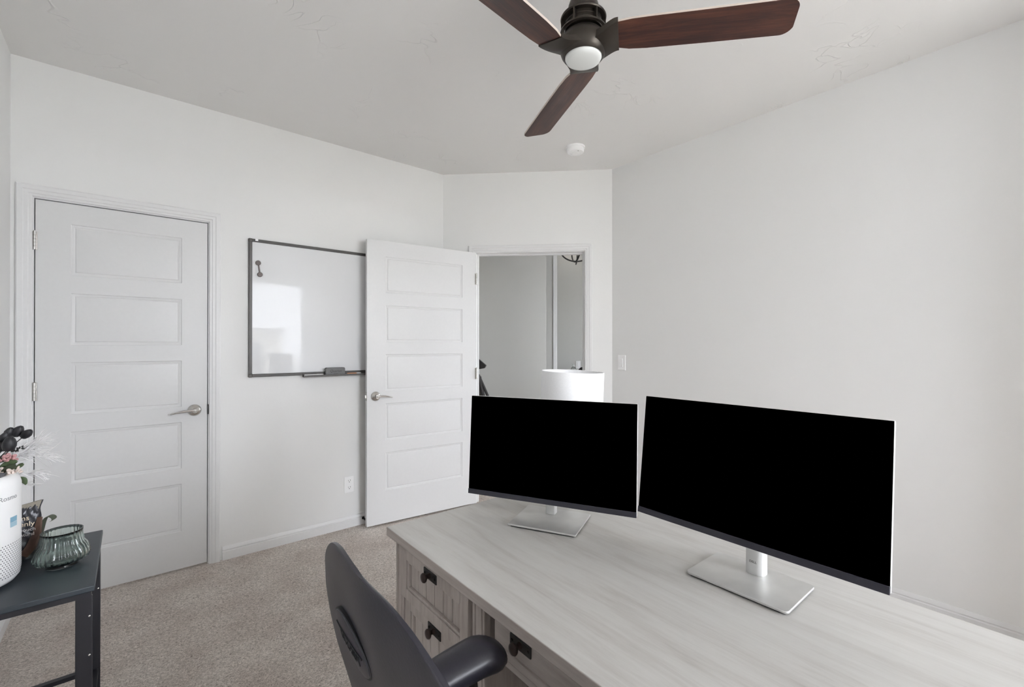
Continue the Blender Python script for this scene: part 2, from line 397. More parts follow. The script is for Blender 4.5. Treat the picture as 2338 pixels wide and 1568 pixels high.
# ------------------------------------------------------------------ doors
PAN = [(1.930, 1.665), (1.572, 1.303), (1.213, 0.943), (0.853, 0.583), (0.494, 0.216)]
def door_slab_bm(w, z0, z1, th, xa, xb, dz):
    """slab from x 0..w, face at y=0 (towards -y) and back at y=th; five moulded panels on both faces"""
    bm = bmesh.new()
    pans = [(b_+dz, a_+dz) for a_, b_ in PAN][::-1]
    rings = [(0.0, 0.0), (0.003, 0.0035), (0.010, 0.0050), (0.016, 0.0075), (0.020, 0.0050), (0.024, 0.0045)]
    for side in (0, 1):
        Y = (lambda d: d) if side == 0 else (lambda d: th-d)
        def quad(xx0, xx1, zz0, zz1):
            bm.faces.new([bm.verts.new((x, Y(0), z)) for x, z in ((xx0, zz0), (xx1, zz0), (xx1, zz1), (xx0, zz1))])
        quad(0, xa, z0, z1); quad(xb, w, z0, z1)
        zs = [z0] + [q for p in pans for q in p] + [z1]
        for i in range(0, len(zs), 2): quad(xa, xb, zs[i], zs[i+1])
        for (pa, pb) in pans:
            prev = None
            for off, dep in rings:
                cur = [bm.verts.new((x, Y(dep), z)) for x, z in ((xa+off, pa+off), (xb-off, pa+off), (xb-off, pb-off), (xa+off, pb-off))]
                if prev:
                    for i in range(4): bm.faces.new((prev[i], prev[(i+1) % 4], cur[(i+1) % 4], cur[i]))
                prev = cur
            bm.faces.new(prev)
    for a_, b_ in (((0, z0), (0, z1)), ((w, z0), (w, z1)), ((0, z0), (w, z0)), ((0, z1), (w, z1))):
        bm.faces.new([bm.verts.new(p) for p in ((a_[0], 0, a_[1]), (b_[0], 0, b_[1]), (b_[0], th, b_[1]), (a_[0], th, a_[1]))])
    bmesh.ops.remove_doubles(bm, verts=bm.verts, dist=1e-5)
    return bm
def lever(parent, x, z, y, direction, sgn=-1):
    """round rose and wavy lever on a face at y; sgn -1 projects towards -y"""
    bm = bmesh.new()
    mm = Matrix.Translation((x, y, z)) @ Matrix.Rotation(R(90)*(-sgn), 4, 'X')
    lathe(bm, [(0.0345, 0), (0.0345, 0.003), (0.033, 0.007), (0.027, 0.012), (0.018, 0.0165), (0.013, 0.019), (0.012, 0.030), (0.0, 0.030)], 40, mat=mm)
    h = finish('door_handle', bm, M['nickel'], parent, angle=50)
    bm = bmesh.new()
    yy = y + sgn*0.044
    pts = []; rad = []
    n = 18
    for i in range(n+1):
        s = i/n; dx = direction*(-0.012 + 0.125*s)
        dz = 0.004*math.sin(s*math.pi*1.1) - 0.010*s*s
        dy = -sgn*0.012*max(0, s-0.7)/0.3
        pts.append((x+dx, yy+dy, z+dz)); rad.append(0.0035 + 0.0125*(1-s)**0.9*min(1, (s+0.06)*7)**0.5 + 0.003*s)
    tube(bm, pts, rad, 14, flat=0.62)
    tube(bm, [(x, y+sgn*0.028, z), (x, yy, z)], [0.0125, 0.0125], 18)
    finish('lever', bm, M['nickel'], h, angle=60)
    return h
def hinge(parent, x, y, z):
    bm = bmesh.new()
    for k in range(5):
        za = z-0.045+k*0.018
        lathe(bm, [(0.0062, za+0.0006), (0.0062, za+0.0172)], 14, center=(x, y-0.007))
    lathe(bm, [(0.0042, z+0.045), (0.0048, z+0.049), (0.0, z+0.051)], 12, center=(x, y-0.007))
    box(bm, x-0.013, x+0.010, y-0.0022, y+0.0015, z-0.045, z+0.045)
    return finish('hinge', bm, M['nickel'], parent)

# door 1: closed closet door
dx0, dx1 = -0.3660, 0.3560
tag(struct('trim_1', casing_bm(dx0-0.008, dx1+0.008, 2.058), M['trim'], (0, YB, 0), angle=20), None)
struct('trim_2', jamb_bm(dx0-0.003, dx1+0.003, 2.052, 0.0, T, stop=(0.038, 0.075)), M['trim'], (0, YB, 0))
w1 = dx1-dx0
d1 = struct('door_1', door_slab_bm(w1-0.003, 0.012, 2.047, 0.035, 0.128, w1-0.127, 0.012), M['door'], (dx0+0.0015, YB+0.001, 0), angle=20)
lever(d1, w1-0.066, 0.930, 0.0, -1)
for hz in (1.838, 1.082, 0.30): hinge(d1, -0.002, 0.0, hz)
bm = bmesh.new(); prism(bm, rrect(-0.004, 0.004, -0.03, 0.03, 0.0038, 5), 0, 0.002, Matrix.Translation((w1+0.001, -0.0025, 0.93)) @ Matrix.Rotation(R(90), 4, 'X'))
finish('strike_plate', bm, M['dark_metal'], d1)

# door 2: open into the room, in front of the whiteboard wall
struct('trim_3', casing_bm(S0+0.013, S1-0.013, 2.082), M['trim'], (P1[0], P1[1], 0), AROT, angle=20)
struct('trim_4', jamb_bm(S0+0.018, S1-0.018, 2.076, -0.001, T+0.001, stop=(0.042, 0.082)), M['trim'], (P1[0], P1[1], 0), AROT)
HX, HY = 2.184, 3.058
LX, LY = 1.296, 3.150
dl = math.hypot(LX-HX, LY-HY); ang = math.atan2(HY-LY, HX-LX)
# local x runs from the latch edge (0) to the hinge edge
d2 = struct('door_2', door_slab_bm(dl, 0.014, 2.078, 0.035, 0.135, dl-0.125, 0.034), M['door'], (LX, LY, 0), (0, 0, ang), angle=20)
lever(d2, 0.062, 0.945, 0.0, 1); 
hb = bmesh.new(); lathe(hb, [(0.0335, 0), (0.033, 0.006), (0.024, 0.011), (0.012, 0.014), (0.011, 0.03), (0, 0.03)], 32, mat=Matrix.Translation((0.062, 0.035, 0.945)) @ Matrix.Rotation(R(-90), 4, 'X'))
finish('door_handle', hb, M['nickel'], d2, angle=50)
bm = bmesh.new(); box(bm, -0.0012, 0.0005, 0.006, 0.029, 0.915, 0.972); box(bm, -0.010, 0.0, 0.011, 0.024, 0.934, 0.955)
finish('latch', bm, M['nickel'], d2, bevel=0.001)
for hz in (1.86, 1.08, 0.30): hinge(d2, dl+0.004, 0.0, hz)

# ------------------------------------------------------------------ hall beyond the open door (frame of the angled wall)
def hall_obj(name, bm, mat, **kw): return struct(name, bm, mat, (P1[0], P1[1], 0), AROT, **kw)
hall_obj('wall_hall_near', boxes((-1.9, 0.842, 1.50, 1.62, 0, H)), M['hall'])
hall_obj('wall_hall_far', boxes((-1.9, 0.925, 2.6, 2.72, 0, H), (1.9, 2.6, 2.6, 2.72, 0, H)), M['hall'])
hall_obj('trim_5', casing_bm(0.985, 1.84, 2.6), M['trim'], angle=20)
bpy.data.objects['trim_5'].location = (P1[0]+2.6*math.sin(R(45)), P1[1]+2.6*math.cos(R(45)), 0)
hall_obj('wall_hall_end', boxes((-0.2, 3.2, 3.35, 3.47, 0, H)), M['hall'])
HALL_FILL_WIN = [(0.45, 1.25, 0.9, 2.1), (2.80, 3.15, 0.9, 2.0)]  # invented window openings, out of view, added to brighten the hall
hall_obj('wall_hall_side', boxes((2.5, 2.62, 0, HALL_FILL_WIN[0][0], 0, H), (2.5, 2.62, HALL_FILL_WIN[0][1], HALL_FILL_WIN[1][0], 0, H), (2.5, 2.62, HALL_FILL_WIN[1][1], 3.47, 0, H), *[q for a_, b_, c_, d_ in HALL_FILL_WIN for q in ((2.5, 2.62, a_, b_, 0, c_), (2.5, 2.62, a_, b_, d_, H))]), M['hall'])
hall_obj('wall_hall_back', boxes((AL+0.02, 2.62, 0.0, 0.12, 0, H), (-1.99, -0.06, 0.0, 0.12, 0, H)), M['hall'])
for i, (a_, b_, c_, d_) in enumerate(HALL_FILL_WIN):  # frames and portals of the added hall fill windows
    hw_ = struct('window_%d' % (i+4), boxes((2.53, 2.58, a_, a_+0.04, c_, d_), (2.53, 2.58, b_-0.04, b_, c_, d_), (2.53, 2.58, a_+0.04, b_-0.04, c_, c_+0.04), (2.53, 2.58, a_+0.04, b_-0.04, d_-0.04, d_)), M['white_plastic'], (P1[0], P1[1], 0), AROT)
    struct('pane', boxes((2.55, 2.555, a_+0.04, b_-0.04, c_+0.04, d_-0.04)), M['pane'], parent=hw_)
    cc = math.sqrt(0.5); sm_, wm_ = 2.64, (a_+b_)/2
    portal('daylight_portal', (P1[0]+(sm_+wm_)*cc, P1[1]+(wm_-sm_)*cc, (c_+d_)/2), (R(90), 0, R(45)), b_-a_, d_-c_)
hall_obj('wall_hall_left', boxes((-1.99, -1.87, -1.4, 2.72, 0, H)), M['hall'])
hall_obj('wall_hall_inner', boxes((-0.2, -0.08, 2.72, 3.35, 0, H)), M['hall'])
P1v = Vector((P1[0], P1[1], 0))
def hall_pt(s, w, z):
    c = math.sqrt(0.5); return Vector((P1[0]+s*c+w*c, P1[1]-s*c+w*c, z))

# chandelier of curved black arms
pc = hall_pt(1.262, 2.95, 0)
ch = thing('chandelier', 'black curved-arm chandelier glimpsed through the top of the open doorway', 'chandelier', (pc.x, pc.y, 0), R(-45))
bm = bmesh.new()
for k in range(4):
    a_ = R(12+90*k); pts = []
    for i in range(13):
        s = i/12; r = 0.23*math.sin(s*math.pi/2); z = 2.535+0.16*(1-math.cos(s*math.pi/2))
        pts.append((r*math.cos(a_), r*math.sin(a_), z))
    bm = bmesh.new(); tube(bm, pts, 0.011, 8); finish('arm', bm, M['dark_metal'], ch)
bm = bmesh.new(); bm.free()
bm = bmesh.new(); tube(bm, [(0, 0, 2.485), (0.006, 0, 2.51), (0.02, 0, 2.58), (0.02, 0, 2.735)], [0.006, 0.011, 0.010, 0.008], 10)
lathe(bm, [(0.06, 2.72), (0.06, 2.74)], 20); finish('stem', bm, M['dark_metal'], ch)
bm = bmesh.new()
for k in range(4):
    a_ = R(12+90*k); bm = bmesh.new(); ellipsoid(bm, (0.23*math.cos(a_), 0.23*math.sin(a_), 2.708), 0.014, 0.014, 0.02, 10, 8)
    finish('bulb', bm, M['bulb'], ch)

# tall covered stand at the left edge of the doorway
ps = hall_pt(0.10, 1.05, 0)
gs = thing('guitar_stand', 'dark draped stand just visible past the edge of the open door in the hall', 'stand', (ps.x, ps.y, 0), R(-45))
bm = bmesh.new(); tube(bm, [(0, 0, 0.03), (0, 0, 1.03)], 0.022, 12); finish('post', bm, M['grey_cloth'], gs)
bm = bmesh.new()
prof = [(-0.08, 0.0), (0.03, 0.10), (0.115, 0.03), (0.10, 0.0), (0.02, -0.015)]
prism(bm, prof, -0.03, 0.03, Matrix.Translation((0, 0, 1.07)) @ Matrix.Rotation(R(90), 4, 'X')); finish('hook', bm, M['dark_metal'], gs, bevel=0.006)
bm = bmesh.new(); ellipsoid(bm, (0.022, -0.04, 1.085), 0.016, 0.012, 0.016); finish('knob', bm, M['brass'], gs)
for ax, ay in ((0.17, 0.03), (-0.13, 0.10), (-0.08, -0.14)):
    bm = bmesh.new(); tube(bm, [(0.03, 0, 1.0), (0.10+ax*0.15, ay*0.4, 0.78), (ax*0.9, ay, 0.012)], [0.014, 0.016, 0.012], 8); finish('leg', bm, M['grey_cloth'], gs)
bm = bmesh.new()
bv = [(-0.10, 0.1), (0.085, 0.1), (0.08, 0.6), (0.055, 0.98), (-0.05, 1.02), (-0.12, 0.6)]
prism(bm, bv, 0.02, 0.06, Matrix.Rotation(R(90), 4, 'X') @ Matrix.Translation((0, 0, -0.08))); finish('drape', bm, plain('taupe_cloth', (0.10, 0.095, 0.085), 0.9), gs, bevel=0.008)

# far-room switch plate, console and what stands on it
pw = hall_pt(1.319, 3.35, 0)
sp = thing('switch_plate', 'pale switch plate on the far wall seen through the doorway above the lamp shade', 'light switch', (pw.x, pw.y, 1.010), R(-45))
finish('plate', boxes((-0.036, 0.036, -0.007, 0, -0.06, 0.06)), M['white_plastic'], sp, bevel=0.003)
finish('rocker', boxes((-0.012, 0.012, -0.010, -0.006, -0.03, 0.03)), M['white_plastic'], sp, bevel=0.002)
pk = hall_pt(1.33, 3.10, 0)
ct = thing('console_table', 'dark console table in the far room, hidden behind the lamp shade', 'table', (pk.x, pk.y, 0), R(-45))
finish('table_top', boxes((-0.45, 0.45, -0.17, 0.17, 0.81, 0.84)), M['slate'], ct, bevel=0.003)
for sx in (-0.42, 0.42):
    for sy in (-0.14, 0.14): finish('leg', boxes((sx-0.02, sx+0.02, sy-0.02, sy+0.02, 0, 0.81)), M['black_steel'], ct)
pb = hall_pt(1.236, 3.12, 0.841)
bm = bmesh.new(); lathe(bm, [(0.0, 0.0), (0.038, 0.0), (0.040, 0.02), (0.040, 0.11), (0.030, 0.135), (0.016, 0.15), (0.015, 0.185), (0.019, 0.19), (0.016, 0.19), (0.012, 0.15), (0.034, 0.11), (0.034, 0.015), (0.0, 0.012)], 24)
tag(finish('glass_bottle', bm, M['clear_glass'], None, pb), 'clear glass bottle under the far-room switch plate', 'bottle')
pb = hall_pt(1.362, 3.14, 0.841)
bm = bmesh.new(); lathe(bm, [(0.0, 0.0), (0.05, 0.0), (0.075, 0.04), (0.07, 0.08), (0.035, 0.125), (0.015, 0.14), (0.0, 0.142)], 24)
tag(finish('dark_vase', bm, M['dark_metal'], None, pb), 'small dark rounded vase at the right jamb, beyond the doorway', 'vase')

# ------------------------------------------------------------------ wall fittings
def wall_thing(name, label, cat, loc, rz): return thing(name, label, cat, loc, rz)
# outlet
ot = wall_thing('wall_outlet', 'white duplex outlet low on the wall left of the open door', 'outlet', (1.212, YB, 0.309), 0)
finish('cover_plate', boxes((-0.036, 0.036, -0.006, 0, -0.058, 0.058)), M['white_plastic'], ot, bevel=0.003)
for sz in (0.026, -0.022):
    bm = bmesh.new(); prism(bm, rrect(-0.017, 0.017, -0.0145, 0.0145, 0.010), 0.005, 0.008, Matrix.Translation((0, 0, sz)) @ Matrix.Rotation(R(90), 4, 'X'))
    rc = finish('receptacle', bm, M['white_plastic'], ot)
    for q in ((-0.008, -0.006, sz, sz+0.008), (0.0055, 0.008, sz-0.001, sz+0.009), (-0.0025, 0.0025, sz-0.010, sz-0.005)):
        finish('slot', boxes((q[0], q[1], -0.0084, -0.006, q[2], q[3])), M['ink'], rc)
# rocker switch on right wall
sw = wall_thing('dimmer_switch', 'white dimmer light switch on the right wall beside the doorway', 'light switch', (XR, 2.190, 1.176), R(-90))
finish('cover_plate', boxes((-0.036, 0.036, -0.006, 0, -0.060, 0.060)), M['white_plastic'], sw, bevel=0.003)
finish('rocker', boxes((-0.022, 0.004, -0.010, -0.005, -0.034, 0.034)), M['white_plastic'], sw, bevel=0.002)
finish('slider', boxes((0.0075, 0.0125, -0.011, -0.005, -0.032, 0.032)), M['white_plastic'], sw, bevel=0.0015)
# smoke detector
sd = thing('smoke_detector', 'round white smoke detector on the ceiling beyond the fan', 'smoke detector', (2.45, 2.20, H), R(20))
bm = bmesh.new(); lathe(bm, [(0.0, 0), (0.069, 0), (0.069, -0.008), (0.066, -0.011), (0.0, -0.011)], 48); finish('base_plate', bm, M['white_plastic'], sd)
bm = bmesh.new(); lathe(bm, [(0.0, -0.010), (0.060, -0.010), (0.061, -0.016), (0.061, -0.032), (0.057, -0.040), (0.048, -0.043), (0.035, -0.0435), (0.034, -0.0415), (0.0, -0.0415)], 48); cv = finish('cover', bm, M['white_plastic'], sd)
bm = bmesh.new(); lathe(bm, [(0.0, -0.041), (0.022, -0.041), (0.021, -0.045), (0.0, -0.0455)], 32, center=(0.008, 0.006)); finish('test_button', bm, M['white_plastic'], sd)
bm = bmesh.new(); lathe(bm, [(0.0, -0.041), (0.0032, -0.041), (0.003, -0.0445), (0.0, -0.045)], 12, center=(-0.030, -0.032)); finish('indicator_light', bm, M['ink'], sd)
# door stop
dsx = at(832, 1172, 3.18)
bm = bmesh.new(); pts = []
for i in range(60):
    a_ = i*0.9; s = i/59; pts.append((0.005*math.cos(a_), -0.012-0.055*s, 0.045+0.005*math.sin(a_)))
tube(bm, pts, 0.0016, 6)
ds = thing('door_stop', 'small dark spring door stop on the baseboard at the open door edge', 'door stop', (1.312, YB, 0), 0)
finish('spring', bm, M['dark_metal'], ds)
bm = bmesh.new(); lathe(bm, [(0, 0), (0.007, 0), (0.007, 0.010), (0, 0.012)], 16, mat=Matrix.Translation((0, -0.066, 0.045)) @ Matrix.Rotation(R(90), 4, 'X')); finish('rubber_tip', bm, M['rubber'], ds)
bm = bmesh.new(); lathe(bm, [(0, 0), (0.011, 0), (0.009, 0.004), (0, 0.005)], 16, mat=Matrix.Translation((0, -0.0115, 0.045)) @ Matrix.Rotation(R(90), 4, 'X')); finish('mounting_plate', bm, M['dark_metal'], ds)

# whiteboard
WX0, WX1, WZ0, WZ1 = 0.571, 1.79, 1.112, 1.990
wb = thing('whiteboard', 'large white dry-erase board in a dark frame, half hidden by the open door', 'whiteboard', (WX0, YB, WZ0), 0)
ww, wh = WX1-WX0, WZ1-WZ0
finish('board_surface', boxes((0.012, ww-0.012, -0.011, -0.003, 0.012, wh-0.012)), M['board'], wb)
f = 0.019
finish('frame', boxes((0, f, -0.017, 0, 0, wh), (ww-f, ww, -0.017, 0, 0, wh), (f, ww-f, -0.017, 0, 0, f), (f, ww-f, -0.017, 0, wh-f, wh)), M['frame_grey'], wb, bevel=0.002)
for cx, cz in ((0, 0), (0, wh), (ww, 0), (ww, wh)):
    x0 = cx-0.0015 if cx == 0 else cx-0.0225; z0 = cz-0.0015 if cz == 0 else cz-0.0225
    finish('corner_cap', boxes((x0, x0+0.024, -0.0185, 0, z0, z0+0.024)), M['frame_grey'], wb, bevel=0.005)
finish('tag', boxes((0.036, 0.052, -0.0185, -0.002, wh-0.012, wh+0.0005)), M['white_plastic'], wb)
TR = (0.318, 0.918)
tr_bm = boxes((TR[0], TR[1], -0.060, -0.015, -0.012, -0.009), (TR[0], TR[1], -0.063, -0.060, -0.012, 0.001), (TR[0], TR[1], -0.020, -0.016, -0.010, 0.014))
finish('tray', tr_bm, M['frame_grey'], wb, bevel=0.001)
# things in the tray (world z of tray floor = WZ0-0.009)
tz = WZ0-0.009
er = thing('eraser', 'grey felt whiteboard eraser leaning in the tray', 'eraser', (1.098, YB-0.041, tz), 0)
bm = bmesh.new(); prism(bm, rrect(-0.066, 0.066, 0, 0.056, 0.010), -0.014, 0.014, Matrix.Rotation(R(90), 4, 'X')); finish('felt_block', bm, M['eraser'], er, bevel=0.002)
text_mesh('lettering', 'Quartet', 0.026, M['ink'], er, 0.0003, Matrix.Translation((0, -0.0145, 0.031)) @ UPRIGHT, shear=0.3, xscale=0.95)
text_mesh('small_lettering', 'ERASER', 0.009, M['ink'], er, 0.0003, Matrix.Translation((0, -0.0145, 0.012)) @ UPRIGHT)
def marker(x, y, length, body, capm, label):
    k = thing('marker', label, 'marker', (x, y, tz+0.0075), 0, 'dry-erase markers in the tray')
    mm = Matrix.Rotation(R(90), 4, 'Y')
    bm = bmesh.new(); lathe(bm, [(0, 0), (0.0062, 0.0), (0.007, 0.003), (0.007, length*0.68), (0, length*0.68)], 16, mat=mm); finish('barrel', bm, body, k)
    bm = bmesh.new(); lathe(bm, [(0, length*0.66), (0.0075, length*0.66), (0.0070, length*0.97), (0.005, length), (0, length)], 16, mat=mm); finish('cap', bm, capm, k)
marker(0.892, YB-0.050, 0.125, M['print_white'], M['print_white'], 'white marker lying in the tray left of the eraser')
marker(1.180, YB-0.050, 0.10, M['cap'], M['print_white'], 'orange marker lying in the tray right of the eraser')
# dumbbell magnet
mg = thing('board_magnet', 'dark grey dumbbell-shaped magnet near the top left of the whiteboard', 'magnet', (WX0+0.058, YB-0.011, 1.803), 0)
mmx = Matrix.Rotation(R(-8), 4, 'Y')
for q, s in ((0.037, 1), (-0.037, -1)):
    c = mmx @ Vector((0, 0, q))
    bm = bmesh.new(); lathe(bm, [(0, 0), (0.0155, 0), (0.0155, 0.006), (0.013, 0.008), (0, 0.008)], 28, mat=Matrix.Translation(c) @ Matrix.Rotation(R(90), 4, 'X')); finish('disc', bm, M['magnet'], mg)
bm = bmesh.new(); box(bm, -0.0042, 0.0042, -0.006, -0.001, -0.03, 0.03, mat=mmx); finish('bar', bm, M['magnet'], mg)

# ------------------------------------------------------------------ ceiling fan
FC = (1.253, 1.087)
fan = thing('ceiling_fan', 'bronze ceiling fan with three dark walnut blades and a frosted light', 'ceiling fan', (FC[0], FC[1], 0), 0)
ZB = 2.388      # blade height
bm = bmesh.new(); lathe(bm, [(0.0, H), (0.072, H), (0.074, 2.725), (0.066, 2.695), (0.035, 2.675), (0.0, 2.675)], 48); finish('canopy', bm, M['bronze'], fan)
bm = bmesh.new(); lathe(bm, [(0.0125, 2.69), (0.0125, 2.56)], 24); finish('downrod', bm, M['bronze'], fan)
bm = bmesh.new(); lathe(bm, [(0, 2.590), (0.020, 2.588), (0.034, 2.578), (0.048, 2.560), (0.0545, 2.540), (0.056, 2.520), (0.0575, 2.513), (0.066, 2.508), (0.080, 2.500), (0.0825, 2.495), (0.080, 2.491), (0.0, 2.491)], 56); finish('upper_housing', bm, M['bronze'], fan)
bm = bmesh.new(); lathe(bm, [(0, 2.495), (0.064, 2.495), (0.066, 2.480), (0.064, 2.478), (0.067, 2.464), (0.065, 2.461), (0.068, 2.448), (0.0, 2.44)], 56); finish('motor', bm, M['bronze'], fan)
for k in range(6):
    bm = bmesh.new(); box(bm, 0.068, 0.0805, -0.0025, 0.0025, 2.444, 2.500, mat=Matrix.Rotation(R(60*k+17), 4, 'Z')); finish('cage_rib', bm, M['bronze'], fan)
bm = bmesh.new(); lathe(bm, [(0.076, 2.452), (0.083, 2.450), (0.084, 2.444), (0.076, 2.442), (0.076, 2.452)], 56, cap=False); finish('vent_ring', bm, M['bronze'], fan)
bm = bmesh.new(); lathe(bm, [(0, 2.440), (0.066, 2.440), (0.080, 2.424), (0.086, 2.404), (0.085, 2.385), (0.079, 2.367), (0.072, 2.357), (0.0675, 2.354), (0.0675, 2.360), (0, 2.360)], 64); finish('lower_housing', bm, M['bronze'], fan)
bm = bmesh.new(); lathe(bm, [(0, 2.360), (0.0655, 2.360), (0.0655, 2.354), (0.062, 2.347), (0.048, 2.342), (0.026, 2.3395), (0, 2.339)], 56); finish('light_diffuser', bm, M['frosted'], fan, angle=60)
BY = -0.060     # the blades sit to one side of the radius
def blade_outline():
    top = [(0.105, -0.014), (0.118, -0.010), (0.16, 0.0), (0.22, 0.004), (0.42, 0.006), (0.655, 0.006)]
    tip = []
    for k in range(1, 8): a_ = R(90-90*k/8); tip.append((0.655+0.036*math.cos(a_), -0.030+0.036*math.sin(a_)))
    for k in range(0, 8): a_ = R(-90*k/8); tip.append((0.640+0.036*math.cos(a_)+0.004*(1-k/8), -0.092+0.036*math.sin(a_)))
    bot = [(0.635, -0.128), (0.42, -0.124), (0.22, -0.121), (0.16, -0.119), (0.105, -0.112)]
    return top+tip+bot
PITCH = -12
def iron_bm():
    """cast arm that sweeps out of the housing and wraps the blade root"""
    bm = bmesh.new(); nu, nv = 16, 10
    vs = []
    for i in range(nu+1):
        s = i/nu; row = []; e = s*s*(3-2*s)
        for j in range(nv+1):
            q = j/nv*2-1
            x = 0.020 + (0.120-0.020)*s + 0.006*q*s
            yc = BY*e + 0.004*(1-e); hw_ = 0.070*(1-e)+0.0565*e
            y = yc+hw_*q
            z = ZB + (-0.004)*(1-s) + math.tan(R(PITCH))*(y-BY)*e - 0.010*math.sin(s*math.pi)*(1-q*q)
            row.append((x, y, z))
        vs.append(row)
    lo = [[bm.verts.new((x, y, z-0.0075)) for x, y, z in r] for r in vs]
    hi = [[bm.verts.new((x, y, z+0.0085+0.012*(1-i/nu))) for x, y, z in r] for i, r in enumerate(vs)]
    for i in range(nu):
        for j in range(nv):
            bm.faces.new((lo[i][j], lo[i][j+1], lo[i+1][j+1], lo[i+1][j])); bm.faces.new((hi[i][j], hi[i+1][j], hi[i+1][j+1], hi[i][j+1]))
    for i in range(nu):
        for j in (0, nv): bm.faces.new((lo[i][j], lo[i+1][j], hi[i+1][j], hi[i][j]))
    for j in range(nv):
        for i in (0, nu): bm.faces.new((lo[i][j], lo[i][j+1], hi[i][j+1], hi[i][j]))
    return bm
for az in (-49.0, 66.8, 188.0):
    rot = (0, 0, R(az))
    bm = bmesh.new(); mm = Matrix.Translation((0, BY, ZB)) @ Matrix.Rotation(R(PITCH), 4, 'X') @ Matrix.Translation((0, -BY, 0))
    prism(bm, blade_outline(), -0.004, 0.004, mm)
    bm.faces.ensure_lookup_table()
    for f_ in bm.faces: f_.material_index = 1
    bm.faces[0].material_index = 0; bm.faces[1].material_index = 0
    finish('blade', bm, [M['fan_wood'], M['blade_edge']], fan, (0, 0, 0), rot)
    finish('blade_iron', iron_bm(), M['bronze'], fan, (0, 0, 0), rot, angle=60)

# ------------------------------------------------------------------ desk
DH = 0.76
desk = thing('office_desk', 'whitewashed oak executive desk with beadboard drawers under the two monitors', 'desk', (0.601, 1.311, 0), R(-0.9))
DD, DL = 0.708, 1.674
bm = bmesh.new(); box(bm, 0, DD, -DL, 0, DH-0.026, DH)
bm.faces.ensure_lookup_table()
for f_ in bm.faces: f_.material_index = 0 if abs(f_.calc_center_median().z-(DH-0.013)) > 0.01 else 1
finish('desktop', bm, [M['desk_top'], M['desk_h']], desk, bevel=0.002)
finish('top_moulding', boxes((0.010, DD-0.010, -DL+0.010, -0.010, DH-0.036, DH-0.0262)), M['desk_h'], desk, bevel=0.003)
ZT = DH-0.036
def drawer_front(w, h, nslat, fr=(0.034, 0.030)):
    """front in its own frame: y from 0 to -w, z from 0 to h, face at x=0, body towards +x"""
    bm = bmesh.new(); fx, fz = fr
    box(bm, 0, 0.021, -fx, 0, 0, h); box(bm, 0, 0.021, -w, -w+fx, 0, h)
    box(bm, 0, 0.020, -w+fx, -fx, 0, fz); box(bm, 0, 0.020, -w+fx, -fx, h-fz, h)
    # bevelled inner step
    box(bm, 0.004, 0.018, -fx-0.008, -fx, fz, h-fz); box(bm, 0.004, 0.018, -w+fx, -w+fx+0.008, fz, h-fz)
    box(bm, 0.004, 0.018, -w+fx+0.008, -fx-0.008, fz, fz+0.008); box(bm, 0.004, 0.018, -w+fx+0.008, -fx-0.008, h-fz-0.008, h-fz)
    ya, yb = -fx-0.008, -w+fx+0.008; step = (yb-ya)/nslat
    for i in range(nslat):
        box(bm, 0.012, 0.020, ya+step*(i+1)+0.0015, ya+step*i-0.0015, fz+0.008, h-fz-0.008)
    return bm
def knob_pull(parent, y, z, x=0.0):
    bp = finish('backplate', boxes((x-0.003, x+0.001, y-0.034, y+0.034, z-0.0125, z+0.0125)), M['dark_metal'], parent, bevel=0.003)
    bm = bmesh.new(); lathe(bm, [(0, 0), (0.008, 0), (0.007, 0.004), (0.005, 0.009), (0.007, 0.012), (0.0115, 0.015), (0.0130, 0.019), (0.0110, 0.0225), (0.005, 0.0245), (0, 0.025)], 24, mat=Matrix.Translation((x-0.002, y, z)) @ Matrix.Rotation(R(-90), 4, 'Y'))
    kb = finish('knob', bm, plain('bronze_knob', (0.045, 0.028, 0.024), 0.45, 0.3) if 'bronze_knob' not in bpy.data.materials else bpy.data.materials['bronze_knob'], bp, angle=60)
    for sy in (-0.026, 0.026):
        bm = bmesh.new(); lathe(bm, [(0, 0), (0.0035, 0), (0.003, 0.002), (0, 0.0025)], 10, mat=Matrix.Translation((x-0.003, y+sy, z)) @ Matrix.Rotation(R(-90), 4, 'Y'))
        finish('screw', bm, M['dark_metal'], bp)
